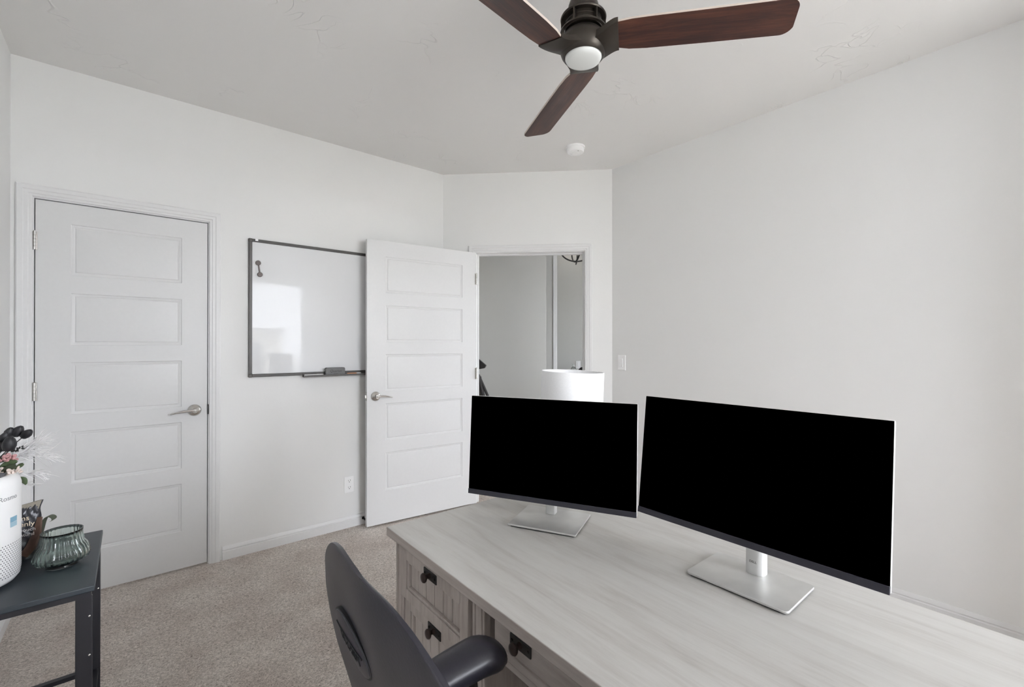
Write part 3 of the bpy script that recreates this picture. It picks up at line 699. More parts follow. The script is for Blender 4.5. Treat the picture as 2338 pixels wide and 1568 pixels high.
def pedestal(ya):
    """ya = outer (high) y of the pedestal; width 0.45"""
    W = 0.455; yb = ya-W
    p = finish('pedestal', boxes((0.045, DD-0.03, ya-0.018, ya, 0.06, ZT), (0.045, DD-0.03, yb, yb+0.018, 0.06, ZT), (DD-0.045, DD-0.03, yb+0.018, ya-0.018, 0.06, ZT),
                               (0.050, DD-0.05, yb+0.02, ya-0.02, 0.06, 0.08), (0.055, DD-0.05, yb+0.02, ya-0.02, 0.563, 0.576)), M['desk_v'], desk)
    # corner posts with a bead
    for y0_, y1_ in ((ya-0.044, ya+0.004), (yb-0.004, yb+0.044)):
        bm = boxes((0.028, 0.048, y0_, y1_, 0.0, ZT), (0.024, 0.040, y0_+0.006, y0_+0.014, 0.10, ZT), (0.024, 0.040, y1_-0.014, y1_-0.006, 0.10, ZT))
        finish('post', bm, M['desk_v'], desk, bevel=0.002)
    finish('plinth', boxes((0.022, DD-0.02, yb-0.008, ya+0.008, 0.0, 0.09)), M['desk_h'], desk, bevel=0.004)
    dw = W-0.098
    for nm, zz, hh, xo in (('drawer', 0.574, 0.144, 0.018), ('drawer', 0.110, 0.455, 0.031)):
        d_ = finish(nm, drawer_front(dw, hh, 6), M['desk_v'], desk, (xo, ya-0.049, zz), bevel=0.0012, seg=1)
        knob_pull(d_, -dw/2, hh-0.018)
        finish('drawer_box', boxes((0.045, 0.50, -dw+0.012, -0.012, 0.012, hh-0.03), (0.019, 0.045, -dw+0.012, -dw+0.024, 0.012, hh-0.03), (0.019, 0.045, -0.024, -0.012, 0.012, hh-0.03)), M['desk_h'], d_)
pedestal(-0.014)
pedestal(-DL+0.455+0.014)
KY0, KY1 = -0.014-0.455-0.006, -DL+0.014+0.455+0.006
finish('modesty_panel', boxes((0.58, 0.60, KY1, KY0, 0.10, ZT)), M['desk_v'], desk)
kd = finish('centre_drawer', boxes((0.040, 0.060, KY1+0.022, KY0-0.022, 0.645, ZT-0.004), (0.034, 0.058, KY1+0.022, KY0-0.022, 0.632, 0.648), (0.038, 0.058, KY1+0.022, KY0-0.022, 0.612, 0.628),
                        (0.06, 0.50, KY1+0.03, KY0-0.03, 0.62, 0.64)), M['desk_h'], desk, bevel=0.002)
knob_pull(kd, KY0-0.115, 0.684, 0.039); knob_pull(kd, KY1+0.115, 0.684, 0.039)

# ------------------------------------------------------------------ monitors
def monitor(label, loc, rz, tilt, ox, w, zb, h, base, rounded, neck):
    """local x = viewer's right, y = away from the viewer"""
    r_ = thing('monitor', label, 'monitor', loc, rz)
    bx0, bx1, by0, by1 = base
    bm = bmesh.new(); prism(bm, rrect(bx0, bx1, by0, by1, 0.010 if rounded else 0.003, 5), 0.004, 0.0095)
    bs = finish('stand_base', bm, M['alu'], r_, bevel=0.0012)
    bm = bmesh.new(); prism(bm, rrect(bx0+0.006, bx1-0.006, by0+0.006, by1-0.006, 0.006, 4), 0.0, 0.004); finish('base_pad', bm, M['rubber'], bs)
    nx, ny, nw, nd = neck
    bm = bmesh.new(); prism(bm, rrect(nx-nw/2, nx+nw/2, ny-nd/2, ny+nd/2, min(nw, nd)*(0.42 if rounded else 0.12), 6), 0.009, zb+h*0.62)
    nk = finish('stand_neck', bm, M['silver'], r_, bevel=0.001)
    if rounded:
        text_mesh('emblem', 'DELL', 0.0075, M['ink'], nk, 0.0002, Matrix.Translation((nx, ny-nd/2-0.0003, 0.040)) @ UPRIGHT)
    pt = Matrix.Translation((ox, 0, zb)) @ Matrix.Rotation(-R(tilt), 4, 'X')
    # housing with recessed panel and chin
    hw = w/2
    def tilted(bm):
        bm.transform(pt); return bm
    bm = bmesh.new(); prism(bm, rrect(-hw, hw, 0, h, 0.004, 4), -0.009, -0.001, Matrix.Rotation(R(90), 4, 'X'))
    hs = finish('housing', tilted(bm), M['silver'], r_, bevel=0.0015)
    bm = boxes((-hw+0.0012, hw-0.0012, -0.002, 0.002, 0.0165, h-0.0012)); finish('screen', tilted(bm), M['screen'], r_)
    bm = boxes((-hw+0.0006, hw-0.0006, -0.0045, 0.004, 0.0003, 0.0163)); finish('bottom_bezel', tilted(bm), M['chin'], r_, bevel=0.0008)
    bm = bmesh.new(); prism(bm, rrect(-0.16, 0.16, h*0.12, h*0.80, 0.02, 4), -0.030, -0.008, Matrix.Rotation(R(90), 4, 'X')); prism(bm, rrect(-0.075, 0.075, h*0.35, h*0.78, 0.01, 4), -0.05, -0.030, Matrix.Rotation(R(90), 4, 'X')); box(bm, -0.02, 0.02, 0.05, max(0.052, ny-ox*0), h*0.5, h*0.68); finish('mount', tilted(bm), M['silver'], r_)
    return r_
monitor('left monitor on a square-edged silver stand, in front of the white lamp', (1.014, 1.017, DH), R(-63.9), 4.0, -0.014, 0.560, 0.052, 0.331, (-0.108, 0.108, -0.090, 0.090), False, (-0.012, 0.048, 0.030, 0.026))
monitor('right monitor on a rounded silver stand, larger in view than the other', (1.112, 0.458, DH), R(-90.8), 7.0, -0.022, 0.566, 0.080, 0.331, (-0.112, 0.112, -0.082, 0.082), True, (0.0, 0.044, 0.044, 0.040))

# ------------------------------------------------------------------ table lamp behind the left monitor
lp = thing('table_lamp', 'table lamp with a white drum shade standing behind the left monitor', 'lamp', (1.240, 1.150, DH), 0)
bm = bmesh.new(); lathe(bm, [(0, 0), (0.05, 0), (0.052, 0.006), (0.045, 0.012), (0.03, 0.02), (0.045, 0.06), (0.055, 0.11), (0.045, 0.17), (0.02, 0.21), (0.012, 0.225), (0, 0.225)], 36); finish('base', bm, M['lampbase'], lp, angle=60)
bm = bmesh.new(); tube(bm, [(0, 0, 0.22), (0, 0, 0.40)], 0.006, 10); tube(bm, [(-0.098, 0, 0.43), (0.098, 0, 0.43)], 0.002, 6); tube(bm, [(0, -0.098, 0.43), (0, 0.098, 0.43)], 0.002, 6); tube(bm, [(0, 0, 0.39), (0, 0, 0.432)], 0.003, 6); finish('stem', bm, M['nickel'], lp)
bm = bmesh.new(); ellipsoid(bm, (0, 0, 0.375), 0.028, 0.028, 0.034); finish('bulb', bm, M['frosted'], lp)
bm = bmesh.new(); ro = 0.1145; prof = [(ro, 0.275), (ro, 0.458), (ro-0.001, 0.4595), (ro-0.003, 0.4585), (ro-0.0025, 0.275), (ro, 0.275)]
lathe(bm, prof, 64, cap=False); finish('lamp_shade', bm, M['shade'], lp, rot=(R(1.5), R(1.5), 0), angle=60)

# ------------------------------------------------------------------ office chair
CX, CY, CROT = 0.176, 0.472, R(-3.0)       # logo point on the back, direction: local x = forward (towards the desk), local y = left
chair = thing('office_chair', 'black leather executive office chair pulled up to the desk', 'chair', (CX, CY, 0), CROT)
BC = -0.135           # centre line of the back
WT = [(0.50, 0.205), (0.70, 0.212), (0.80, 0.222), (0.86, 0.236), (0.90, 0.256), (0.93, 0.276), (0.955, 0.284), (0.985, 0.274), (1.035, 0.226), (1.075, 0.172), (1.100, 0.134), (1.116, 0.098), (1.126, 0.060), (1.130, 0.030)]
def bw(z):
    z = max(WT[0][0], min(WT[-1][0], z))
    for (a0, w0), (a1, w1_) in zip(WT, WT[1:]):
        if z <= a1: return w0+(w1_-w0)*(z-a0)/(a1-a0)
    return WT[-1][1]
def ztop(s):
    q = abs(s-BC); z = 1.130
    while z > 0.955 and bw(z) < q: z -= 0.002
    return z
def rear(s, z):
    """x of the rear surface at lateral s, height z"""
    return 0.24*(1.01-z) + 0.20*s*s
def back_bm():
    bm = bmesh.new(); nu = 40
    zs = [0.50+0.38*i/14 for i in range(14)] + [0.88+0.235*i/26 for i in range(26)] + [1.116, 1.121, 1.126, 1.1285, 1.130]
    nv = len(zs)-1
    G = [[], []]
    for fr in (0, 1):
        for i in range(nu+1):
            q = math.sin((-1+2*i/nu)*math.pi/2)
            row = []
            for zz in zs:
                s = BC+q*bw(zz)
                # distance to the outline governs how far the padding has rolled off
                et = max(0.0, (zz-0.97)/0.16); d = max(abs(q)**5, min(1.0, et)**3, max(0, (0.54-zz)/0.04)**3)
                d = min(1, d)
                lo_ = max(0.0, min(1.0, (0.98-zz)/0.2)); lo_ = lo_*lo_*(3-2*lo_)
                th = (0.022+0.045*lo_)*(1-d)**0.5
                th = min(th, 0.002+0.22*max(0.0, ztop(s)-zz))
                x = rear(s, zz)+0.003*d**2
                ro_ = max(0.0, min(1.0, (zz-0.93)/0.12)); row.append(bm.verts.new((x if fr == 0 else x+0.002+th, s, zz+(0.15*(s+0.115)-0.010*math.exp(-((s+0.09)/0.05)**2))*ro_)))
            G[fr].append(row)
        for i in range(nu):
            for j in range(nv): bm.faces.new((G[fr][i][j], G[fr][i+1][j], G[fr][i+1][j+1], G[fr][i][j+1]))
    for i in range(nu):
        for j in (0, nv): bm.faces.new((G[0][i][j], G[0][i+1][j], G[1][i+1][j], G[1][i][j]))
    for j in range(nv):
        for i in (0, nu): bm.faces.new((G[0][i][j], G[0][i][j+1], G[1][i][j+1], G[1][i][j]))
    return bm
bk = finish('backrest', back_bm(), M['leather'], chair, angle=80)
ss = bk.modifiers.new('sub', 'SUBSURF'); ss.levels = 1; ss.render_levels = 1
# oval badge
LOGO = (-0.006, 1.010)
def on_back(a_, b_, off):
    z = LOGO[1]+b_; y = LOGO[0]+a_; return Vector((rear(y, z)-off, y, z))
def oval_bm(ra, rb, h, edge):
    bm = bmesh.new(); seg = 56; rings = []
    for (k, off) in ((1.0, -0.004), (1.0, edge*0.4), (0.985, edge*0.8), (0.95, edge), (0.8, edge+h*0.45), (0.55, edge+h*0.8), (0.25, edge+h)):
        rings.append([bm.verts.new(on_back(ra*k*math.cos(2*math.pi*i/seg), rb*k*math.sin(2*math.pi*i/seg), off)) for i in range(seg)])
    for A, B in zip(rings, rings[1:]):
        for i in range(seg): bm.faces.new((A[i], A[(i+1) % seg], B[(i+1) % seg], B[i]))
    bm.faces.new(rings[-1]); return bm
RA, RB = 0.050, 0.0275
finish('badge_groove_shade', oval_bm(RA+0.0022, RB+0.0018, 0.0, 0.0003), M['leather_dark'], bk, angle=60)  # dark ring stands in for the shade in a groove
bd = finish('badge', oval_bm(RA, RB, 0.0014, 0.0014), M['leather'], bk, angle=60)
def warp(co): # text local x right (seen from behind: viewer's right is -y), y up
    a_ = -co.x; b_ = co.y
    k = min(1, (a_/RA)**2+(b_/RB)**2)
    return on_back(a_, b_, 0.0016+0.0016*(1-k)+0.0003+co.z)
text_mesh('badge_lettering', 'LA-Z-BOY', 0.0175, M['leather_dark'], bd, 0.0003, warp=lambda c: warp(Vector((c.x, c.y-0.005, c.z))), xscale=0.78)
bm = bmesh.new(); tube(bm, [warp(Vector((-0.040+0.080*i/16, 0.0045, 0.0002))) for i in range(17)], 0.0007, 6); finish('badge_bar', bm, M['leather_dark'], bd)
for sg in (-1, 1):
    bm = bmesh.new(); pts = []
    for i in range(30):
        zz = 0.54+0.42*i/29; y = BC+sg*bw(zz)*1.0
        pts.append((rear(y, zz)+0.021, y, zz))
    tube(bm, pts, 0.005, 8); finish('piping', bm, M['leather_dark'], bk)
# seat
def cushion(bm, x0, x1, y0, y1, z0, z1, e=4.0, n=22, bulge=0.015):
    vs = {}
    def add(i, j, top):
        a_ = -1+2*i/n; b_ = -1+2*j/n
        x = (x0+x1)/2+(x1-x0)/2*a_*math.sqrt(1-0.12*b_*b_); y = (y0+y1)/2+(y1-y0)/2*b_*math.sqrt(1-0.12*a_*a_)
        k = (1-abs(a_)**e)*(1-abs(b_)**e); k = max(0, k)**0.5; zm = (z0+z1)/2
        z = zm+(z1-zm+bulge*0)*k if top else zm-(zm-z0)*k
        return bm.verts.new((x, y, z))
    T_ = [[add(i, j, True) for j in range(n+1)] for i in range(n+1)]; B_ = [[add(i, j, False) for j in range(n+1)] for i in range(n+1)]
    for i in range(n):
        for j in range(n):
            bm.faces.new((T_[i][j], T_[i+1][j], T_[i+1][j+1], T_[i][j+1])); bm.faces.new((B_[i][j], B_[i][j+1], B_[i+1][j+1], B_[i+1][j]))
    bmesh.ops.remove_doubles(bm, verts=bm.verts, dist=1e-5)
bm = bmesh.new(); cushion(bm, 0.12, 0.58, BC-0.212, BC+0.212, 0.42, 0.53); finish('seat', bm, M['leather'], chair, angle=80)
# armrests: padded top that swells to the front, looped bracket
def arm_bm(sg):
    bm = bmesh.new(); n = 22; pts = []; rings = []
    yc = 0.285 if sg > 0 else 2*BC-0.285
    for i in range(n+1):
        s = i/n; x = 0.085+((0.410 if sg > 0 else 0.370)-0.085)*s
        wd = 0.030+0.019*s**0.8; hh = 0.022+0.008*s
        cap = math.sqrt(max(0.0, 1-max(0, (s-0.82)/0.18)**2)); wd *= max(cap, 0.02); hh *= max(cap, 0.02)
        z = 0.694-0.030*(1-s)**2-0.016*max(0, s-0.8)/0.2
        yy = yc + sg*0.004*s
        rings.append([bm.verts.new((x, yy+math.copysign(abs(math.cos(a_))**0.8, math.cos(a_))*wd, z+math.copysign(abs(math.sin(a_))**0.85, math.sin(a_))*hh)) for a_ in [2*math.pi*k/20 for k in range(20)]])
    for A, B in zip(rings, rings[1:]):
        for k in range(20): bm.faces.new((A[k], A[(k+1) % 20], B[(k+1) % 20], B[k]))
    bm.faces.new(rings[0]); bm.faces.new(rings[-1]); return bm
for sg in (-1, 1):
    a_o = finish('armrest', arm_bm(sg), M['leather'], chair, angle=70)
    bm = bmesh.new(); y = 0.285 if sg > 0 else 2*BC-0.285
    tube(bm, [(0.10, y, 0.672), (0.10, y, 0.58), (0.15, y, 0.47), (0.23, y, 0.43), (0.31, y, 0.47), (0.33, y, 0.58), (0.32, y, 0.675)], 0.016, 12)
    tube(bm, [(0.23, y, 0.43), (0.27, BC+sg*0.10, 0.415)], 0.014, 10)
    finish('arm_support', bm, M['dark_metal'], a_o)
bm = bmesh.new(); box(bm, 0.20, 0.44, BC-0.12, BC+0.12, 0.405, 0.435); box(bm, 0.12, 0.30, BC-0.04, BC+0.04, 0.40, 0.42); box(bm, 0.12, 0.16, BC-0.04, BC+0.04, 0.40, 0.60); finish('mechanism', bm, M['dark_metal'], chair, bevel=0.004)
bm = bmesh.new(); lathe(bm, [(0, 0.10), (0.03, 0.10), (0.03, 0.26), (0.019, 0.265), (0.019, 0.41), (0, 0.41)], 24, center=(0.30, BC)); finish('gas_lift', bm, M['dark_metal'], chair)
for k in range(5):
    a_ = R(72*k+39); bm = bmesh.new()
    c = Vector((0.30, BC, 0)); d_ = Vector((math.cos(a_), math.sin(a_), 0))
    tube(bm, [c+d_*0.02+Vector((0, 0, 0.135)), c+d_*0.16+Vector((0, 0, 0.115)), c+d_*0.28+Vector((0, 0, 0.082))], [0.028, 0.022, 0.015], 10, flat=0.6)
    lg = finish('base_leg', bm, M['dark_metal'], chair)
    bm = bmesh.new()
    mmc = Matrix.Translation(c+d_*0.28+Vector((0, 0, 0.0275))) @ Matrix.Rotation(a_, 4, 'Z') @ Matrix.Rotation(R(90), 4, 'X')
    for o_ in (-0.026, 0.006): lathe(bm, [(0, o_), (0.025, o_), (0.0275, o_+0.004), (0.0275, o_+0.016), (0.025, o_+0.020), (0, o_+0.020)], 20, mat=mmc)
    tube(bm, [c+d_*0.28+Vector((0, 0, 0.03)), c+d_*0.28+Vector((0, 0, 0.085))], 0.006, 8)
    finish('caster', bm, M['rubber'], lg)

# ------------------------------------------------------------------ side table at left
TX0, TX1, TY0, TY1 = -0.432, -0.062, 1.428, 1.842
st = thing('side_table', 'slate grey topped side table on black steel legs by the closet door', 'table', (0, 0, 0), 0)
finish('table_top', boxes((TX0, TX1, TY0, TY1, DH-0.013, DH)), M['slate'], st, bevel=0.002)
fz0, fz1 = DH-0.026, DH-0.0132
finish('top_frame', boxes((TX0+0.006, TX1-0.006, TY0+0.004, TY0+0.018, fz0, fz1), (TX0+0.006, TX1-0.006, TY1-0.018, TY1-0.004, fz0, fz1), (TX1-0.018, TX1-0.006, TY0+0.018, TY1-0.018, fz0, fz1), (TX0+0.006, TX0+0.018, TY0+0.018, TY1-0.018, fz0, fz1)), M['black_steel'], st)
for x in (TX0+0.004, TX1-0.033):
    for y in (TY0+0.005, TY1-0.035):
        lg = finish('leg', boxes((x, x+0.029, y, y+0.012, 0.012, fz0+0.001)), M['black_steel'], st, bevel=0.0015)
        bm = bmesh.new(); lathe(bm, [(0, 0), (0.011, 0), (0.011, 0.012), (0, 0.012)], 16, center=(x+0.0145, y+0.006)); finish('foot', bm, M['rubber'], lg)
        for zz in (0.690, 0.600):
          bm = bmesh.new(); lathe(bm, [(0, 0), (0.0022, 0), (0, 0.0012)], 8, mat=Matrix.Translation((x+0.024, y, zz)) @ Matrix.Rotation(R(90), 4, 'X'))
          finish('screw', bm, M['nickel'], lg)
for zz in (0.15, 0.362):
    for q in ((TY0+0.008, TY0+0.022), (TY1-0.030, TY1-0.014)): finish('stretcher', boxes((TX0+0.03, TX1-0.03, q[0], q[1], zz-0.008, zz+0.004)), M['black_steel'], st)
    for q in ((TX0+0.006, TX0+0.016), (TX1-0.020, TX1-0.008)): finish('side_stretcher', boxes((q[0], q[1], TY0+0.02, TY1-0.03, zz-0.008, zz+0.004)), M['black_steel'], st)
finish('lower_shelf', boxes((TX0+0.010, TX1-0.012, TY0+0.01, TY1-0.01, 0.154, 0.166)), M['slate'], st)

# air purifier
PX, PY = -0.281, 1.583
pu = thing('air_purifier', 'white cylindrical air purifier with a perforated lower half on the side table', 'air purifier', (PX, PY, DH), R(-40.1+50.5))
PR, PH = 0.083, 0.253
bm = bmesh.new(); lathe(bm, [(0, 0.004), (0.062, 0.004), (0.074, 0.008), (0.081, 0.018), (PR, 0.034), (PR, PH-0.022), (PR-0.003, PH-0.010), (PR-0.010, PH-0.002), (0.066, PH), (0.062, PH-0.003), (0.0, PH-0.004)], 72); body = finish('body', bm, M['white_plastic'], pu, angle=50)
bm = bmesh.new(); lathe(bm, [(0, 0), (0.06, 0), (0.06, 0.004), (0, 0.004)], 40); finish('foot_ring', bm, M['rubber'], pu)
bm = bmesh.new(); lathe(bm, [(0.028, PH-0.003), (0.028, PH), (0.056, PH), (0.056, PH-0.003)], 48, cap=False)
for k in range(36): box(bm, 0.028, 0.056, -0.0008, 0.0008, PH-0.003, PH+0.001, mat=Matrix.Rotation(2*math.pi*k/36, 4, 'Z'))
finish('air_outlet', bm, plain('grey_vent', (0.16, 0.16, 0.17), 0.5), pu)
bm = bmesh.new(); lathe(bm, [(0, PH-0.004), (0.026, PH-0.004), (0.025, PH+0.001), (0, PH+0.0015)], 40); finish('control_panel', bm, M['white_plastic'], pu)
bm = bmesh.new()
for j in range(15):
    z = 0.026+j*0.0052
    for i in range(88):
        a_ = 2*math.pi*(i+0.5*(j % 2))/88
        w_ = 0.0010
        mmh = Matrix.Rotation(a_, 4, 'Z')
        c = [(PR+0.0002, -w_, z-0.0011), (PR+0.0002, w_, z-0.0011), (PR+0.0002, w_, z+0.0011), (PR+0.0002, -w_, z+0.0011)]
        bm.faces.new([bm.verts.new(mmh @ Vector(q)) for q in c])
gr = finish('perforations', bm, M['pur_grille'], pu, recalc=False); gr['kind'] = 'stuff'
def pwarp(az0, z0, off=0.0003):
    def f_(c):
        a_ = R(az0)+c.x/PR
        return Vector(((PR+off+c.z)*math.cos(a_), (PR+off+c.z)*math.sin(a_), z0+c.y))
    return f_
pa = -72
text_mesh('brand_lettering', 'Rosmo', 0.015, M['pur_ink'], pu, 0.0002, warp=pwarp(-44, 0.206))
def patch(az0, az1, z0, z1, mat, name):
    bm = bmesh.new(); n = 8
    A = [bm.verts.new(((PR+0.0005)*math.cos(R(az0+(az1-az0)*i/n)), (PR+0.0005)*math.sin(R(az0+(az1-az0)*i/n)), z0)) for i in range(n+1)]
    B = [bm.verts.new(((PR+0.0005)*math.cos(R(az0+(az1-az0)*i/n)), (PR+0.0005)*math.sin(R(az0+(az1-az0)*i/n)), z1)) for i in range(n+1)]
    for i in range(n): bm.faces.new((A[i], A[i+1], B[i+1], B[i]))
    return finish(name, bm, mat, pu, recalc=False)
patch(-42, -29, 0.148, 0.160, M['sticker'], 'sticker'); patch(-42, -29, 0.137, 0.1475, M['sticker2'], 'sticker_band')

# ribbed glass bowl
bo = (-0.131, 1.612, DH)
gb = thing('glass_bowl', 'ribbed sage green glass bowl near the table corner', 'bowl', bo, 0)
def rib(a_, z): return 1+0.026*math.cos(28*a_+z*25)*min(1, max(0, z-0.004)/0.012)*(1 if z < 0.082 else 0.3)
outer = [(0.0, 0.0), (0.030, 0.0), (0.031, 0.003), (0.029, 0.006), (0.036, 0.009), (0.0495, 0.016), (0.0530, 0.025), (0.0520, 0.034), (0.0475, 0.046), (0.0410, 0.058), (0.0385, 0.070), (0.0380, 0.080), (0.0395, 0.088)]
inner = [(0.0375, 0.088), (0.0355, 0.080), (0.0358, 0.070), (0.0380, 0.058), (0.0460, 0.046), (0.0488, 0.034), (0.0495, 0.026), (0.0465, 0.018), (0.033, 0.012), (0.0, 0.010)]
bm = bmesh.new(); lathe(bm, outer+inner, 216, mod=lambda a_, z: rib(a_, z)); finish('bowl', bm, M['green_glass'], gb, angle=80)

# snack pouch
po = thing('foil_pouch', 'crumpled charcoal foil pouch with cream lettering between purifier and glass bowl', 'pouch', (-0.2285, 1.742, DH), R(-2))
def pouch_bm():
    bm = bmesh.new(); nu, nv = 22, 26; W, Hh = 0.050, 0.130
    G = []
    for fr in (0, 1):
        g = []
        for i in range(nu+1):
            row = []
            for j in range(nv+1):
                a_ = -1+2*i/nu; v = j/nv
                th = 0.026*(1-v)**0.7*(1-a_*a_)**0.5
                cr = 0.0035*math.sin(9*a_+14*v)*math.sin(17*v+3*a_)*(1.2-v) + 0.002*math.sin(31*a_*v+9*v)
                x = W*a_*(1.0-0.10*math.sin(v*3.1)) + 0.002*math.sin(20*v)
                z = Hh*v*(1+0.10*a_*v) - 0.004*(1-abs(a_))*v*0
                y = (th+0.0008)*(1 if fr else -1) + cr*(0.6 if abs(a_) < 0.99 else 0.2)
                row.append(bm.verts.new((x, y, max(0.0, z))))
            g.append(row)
        G.append(g)
        for i in range(nu):
            for j in range(nv): bm.faces.new((g[i][j], g[i+1][j], g[i+1][j+1], g[i][j+1]))
    for i in range(nu):
        for j in (0, nv): bm.faces.new((G[0][i][j], G[0][i+1][j], G[1][i+1][j], G[1][i][j]))
    for j in range(nv):
        for i in (0, nu): bm.faces.new((G[0][i][j], G[0][i][j+1], G[1][i][j+1], G[1][i][j]))
    return bm
pb_ = finish('bag', pouch_bm(), M['pouch'], po, angle=30)
bm = bmesh.new(); prism(bm, [(-0.049, 0.110), (0.040, 0.112), (0.049, 0.143), (-0.049, 0.124)], -0.0035, 0.0035, Matrix.Rotation(R(90), 4, 'X')); finish('top_fold', bm, M['pouch_tan'], po)
def ftext(nm, s, size, x, z, y, mat): text_mesh(nm, s, size, mat, po, 0.0004, Matrix.Translation((x, y, z)) @ UPRIGHT, align='RIGHT')
ftext('title_lettering', 'gems', 0.018, 0.028, 0.104, -0.0165, M['print_cream'])
ftext('title_lettering', 'heavenly', 0.017, 0.038, 0.089, -0.0195, M['print_cream'])
ftext('subtitle_lettering', 'pouch', 0.012, 0.040, 0.075, -0.0215, M['print_white'])
ftext('subtitle_lettering', 'natural', 0.011, 0.038, 0.063, -0.0235, M['print_white'])
# ribbon of crumpled foil and a curled leaf on its right
bm = bmesh.new(); tube(bm, [(0.046, -0.01, 0.10), (0.042, -0.020, 0.06), (0.032, -0.030, 0.030), (0.020, -0.032, 0.012)], [0.006, 0.010, 0.012, 0.010], 8, flat=0.5); finish('foil_fold', bm, M['pouch_brown'], po)
bm = bmesh.new()
def ribbon(bm, pts, w, axis=Vector((0, 1, 0))):
    lo = [bm.verts.new(Vector(p)-axis*w/2) for p in pts]; hi = [bm.verts.new(Vector(p)+axis*w/2) for p in pts]
    for i in range(len(pts)-1): bm.faces.new((lo[i], lo[i+1], hi[i+1], hi[i]))
ribbon(bm, [(0.045, 0, 0.045), (0.049, 0, 0.070), (0.053, 0, 0.090), (0.060, 0, 0.099), (0.071, 0, 0.094), (0.074, 0, 0.084), (0.064, 0, 0.080)], 0.036, Vector((0.2, 1, -0.1)).normalized())
cl = finish('curled_ribbon', bm, M['leaf_dark'], po); s_ = cl.modifiers.new('s', 'SOLIDIFY'); s_.thickness = 0.0012; s2 = cl.modifiers.new('sub', 'SUBSURF'); s2.levels = 2; s2.render_levels = 2

# dried flower arrangement
VX, VY = -0.335, 1.765
fl = thing('flower_arrangement', 'dried flower arrangement of black buds, pink blooms and white plumes behind the purifier', 'flowers', (0, 0, 0), 0)
bm = bmesh.new(); lathe(bm, [(0, DH), (0.035, DH), (0.045, DH+0.03), (0.048, DH+0.08), (0.034, DH+0.13), (0.026, DH+0.15), (0.030, DH+0.165), (0.026, DH+0.165), (0.022, DH+0.15), (0.0, DH+0.14)], 32, center=(VX, VY)); finish('vase', bm, M['lampbase'], fl, angle=60)
root = Vector((VX, VY, DH+0.15))
def curve_pts(a, b_, bend, n=12):
    a = Vector(a); b_ = Vector(b_); c = (a+b_)/2+Vector(bend)
    return [a*(1-s)**2+c*2*s*(1-s)+b_*s*s for s in [i/n for i in range(n+1)]]
def petal_bud(tip, direction, size, mat, name):
    """closed tulip-like bud of overlapping petals, one mesh"""
    d = Vector(direction).normalized(); q = d.to_track_quat('Z', 'Y').to_matrix().to_4x4()
    bm = bmesh.new()
    for k in range(5):
        mm = Matrix.Translation(tip) @ q @ Matrix.Rotation(R(72*k), 4, 'Z') @ Matrix.Translation((size*0.14, 0, size*0.5)) @ Matrix.Rotation(R(-4), 4, 'Y')
        prof = [(0, -0.5), (0.22, -0.42), (0.42, -0.15), (0.44, 0.1), (0.30, 0.35), (0.10, 0.52), (0, 0.56)]
        lathe(bm, [(r*size*0.72, z*size) for r, z in prof], 10, mat=mm @ Matrix.Diagonal((0.7, 1, 1, 1)))
    return finish(name, bm, mat, fl, angle=60)
for (u, v, dp, du, dv, sz) in ((16, 998, 1.16, 0.35, 0.9, 0.021), (33, 995, 1.17, 0.5, 0.8, 0.024), (52, 998, 1.17, 0.7, 0.7, 0.022), (5, 1008, 1.13, 0.4, 0.9, 0.020), (-12, 1002, 1.16, -0.1, 1, 0.022), (20, 1030, 1.10, 0.1, 1.0, 0.028), (2, 1032, 1.12, -0.2, 1.0, 0.022)):
    p = at(u, v, dp); dirv = Vector((FY*du, -FX*du, dv*0.8))
    bd_ = petal_bud(p, dirv, sz*1.25, M['black_petal'], 'black_bud')
    bm = bmesh.new(); tube(bm, curve_pts(root, p, (0.0, 0, 0.02)), 0.0011, 6); finish('stem', bm, M['stem'], bd_)
def blossom(c, r, mat, name, n=26):
    bm = bmesh.new()
    for k in range(n):
        th = random.uniform(0, 2*math.pi); ph = math.acos(random.uniform(-0.2, 1)); d = Vector((math.sin(ph)*math.cos(th), math.sin(ph)*math.sin(th), math.cos(ph)))
        ellipsoid(bm, c+d*r*random.uniform(0.5, 1), r*0.30, r*0.16, r*0.34, 7, 5, mat=d.to_track_quat('Z', 'Y').to_matrix().to_4x4() @ Matrix.Rotation(random.uniform(0, 3), 4, 'Z'))
    return finish(name, bm, mat, fl, angle=60)
blossom(at(22, 1048, 1.10), 0.013, M['pink'], 'pink_bloom'); blossom(at(4, 1052, 1.08), 0.014, M['pink'], 'pink_bloom')
blossom(at(34, 1080, 1.08), 0.014, M['cream'], 'pale_bloom', 18); blossom(at(12, 1078, 1.08), 0.012, M['cream'], 'pale_bloom', 18)
blossom(at(36, 1030, 1.13), 0.008, M['stem'], 'seed_cluster', 16); blossom(at(47, 1024, 1.15), 0.007, M['stem'], 'seed_cluster', 10)
def leaf(a, b_, w, mat, curl=0.004):
    a = Vector(a); b_ = Vector(b_); d = (b_-a); n = 10; ln = d.length; d.normalize()
    view = Vector((FX, FY, 0.35)).normalized(); s = d.cross(view).normalized(); up = s.cross(d).normalized()
    bm = bmesh.new(); rows = []
    for i in range(n+1):
        t_ = i/n; ww_ = w*math.sin(math.pi*min(0.97, t_*0.92+0.04))**0.8
        c = a+d*ln*t_+up*curl*math.sin(t_*math.pi)
        rows.append([bm.verts.new(c-s*ww_/2+up*0.002), bm.verts.new(c-up*0.001), bm.verts.new(c+s*ww_/2+up*0.002)])
    for A, B in zip(rows, rows[1:]):
        for k in (0, 1): bm.faces.new((A[k], A[k+1], B[k+1], B[k]))
    o = finish('leaf', bm, mat, fl, angle=80); md = o.modifiers.new('s', 'SOLIDIFY'); md.thickness = 0.0007
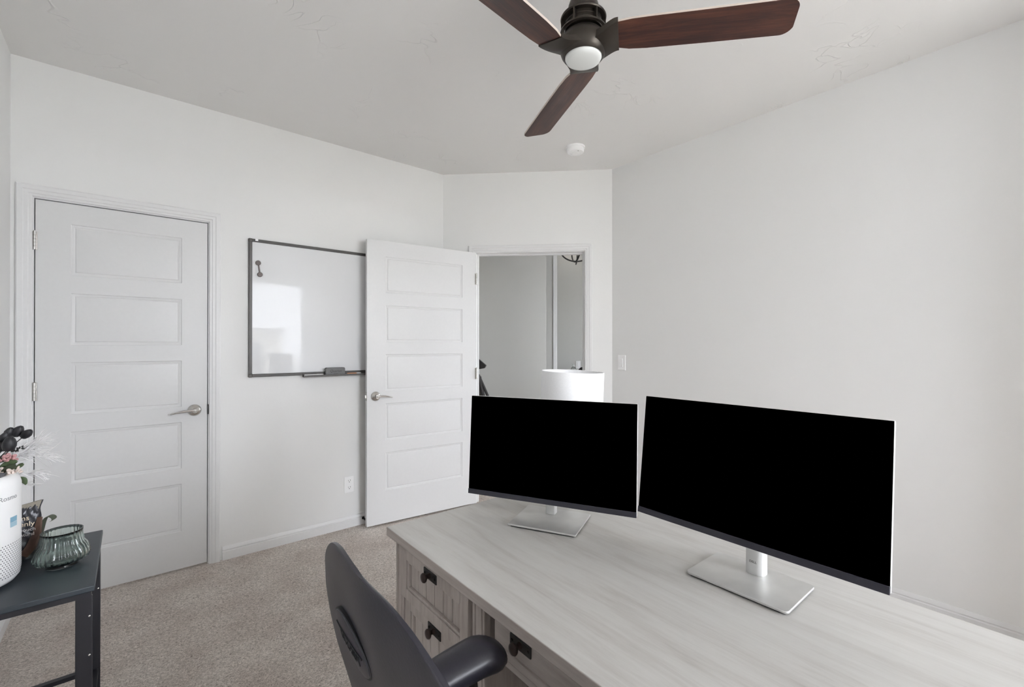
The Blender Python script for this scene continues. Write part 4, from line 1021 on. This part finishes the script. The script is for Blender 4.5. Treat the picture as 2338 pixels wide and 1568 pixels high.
leaf(at(0, 1066, 1.09), at(40, 1052, 1.10), 0.016, M['leaf']); leaf(at(4, 1076, 1.07), at(38, 1062, 1.07), 0.013, M['leaf_dark']); leaf(at(30, 1072, 1.09), at(54, 1058, 1.09), 0.009, M['leaf'])
leaf(at(38, 1090, 1.12), at(60, 1106, 1.13), 0.022, M['leaf']); leaf(at(-10, 1058, 1.08), at(14, 1046, 1.08), 0.010, M['leaf_dark']); leaf(at(-6, 1088, 1.08), at(12, 1064, 1.09), 0.012, M['leaf_dark'])
# pampas plumes: fine strands
def plume(base, tip, bend, spread, n, ln):
    bm = bmesh.new(); cp = curve_pts(base, tip, bend, 20)
    tube(bm, cp, 0.0007, 5)
    for k in range(n):
        i = random.randint(5, 19); p = cp[i]; d = (cp[min(i+1, 20)]-cp[i-1]).normalized()
        off = Vector((random.gauss(0, 1), random.gauss(0, 1), random.gauss(0, 1)))*spread
        e = p+(d+off).normalized()*ln*random.uniform(0.4, 1.0)
        mid = (p+e)/2+Vector((random.gauss(0, 1), random.gauss(0, 1), random.gauss(0, 1)+0.6))*ln*0.10
        q = [p*(1-s)**2+mid*2*s*(1-s)+e*s*s for s in (0, 0.25, 0.5, 0.75, 1)]
        tube(bm, q, [0.0009, 0.0010, 0.0008, 0.0006, 0.0002], 3)
    return finish('pampas_plume', bm, M['plume'], fl)
plume(root, at(92, 1010, 1.22), (0.0, 0, 0.06), 0.40, 150, 0.060)
plume(root, at(118, 1045, 1.22), (0.0, 0, 0.10), 0.38, 150, 0.055)
plume(root, at(70, 1030, 1.20), (0.0, 0, 0.05), 0.50, 150, 0.055)
plume(root, at(100, 1083, 1.20), (0.02, 0, 0.06), 0.35, 60, 0.045)
plume(root, at(78, 1105, 1.16), (0.02, 0, 0.03), 0.3, 30, 0.04)

# ------------------------------------------------------------------ outside the windows
struct('ground', boxes((-30, 40, -60, FRONT_Y-T-0.02, -0.35, -0.30), (XR+T+6, 40, FRONT_Y-T-0.02, 30, -0.35, -0.30)), M['bounce_ground'])  # outdoor ground, its pale tone added as a light bounce
nb = thing('neighbouring_house', 'cream sided house outside, mirrored in the whiteboard', 'house', (1.5, -9.5, -0.3), 0)
finish('wall', boxes((-3.0, 2.25, -4, 0, 0, 2.05)), M['siding'], nb)
bm = bmesh.new(); box(bm, -3.1, 2.35, -4.1, 0.1, 2.05, 2.13); finish('roof', bm, plain('roof_shingle', (0.20, 0.20, 0.22), 0.9), nb)
for wx, wz, ww_, wh_ in ((0.9, 0.95, 0.8, 0.75), (-1.2, 0.95, 0.8, 0.75)): finish('window', boxes((wx, wx+ww_, 0.0, 0.03, wz, wz+wh_)), plain('dark_window', (0.10, 0.12, 0.15), 0.2), nb)
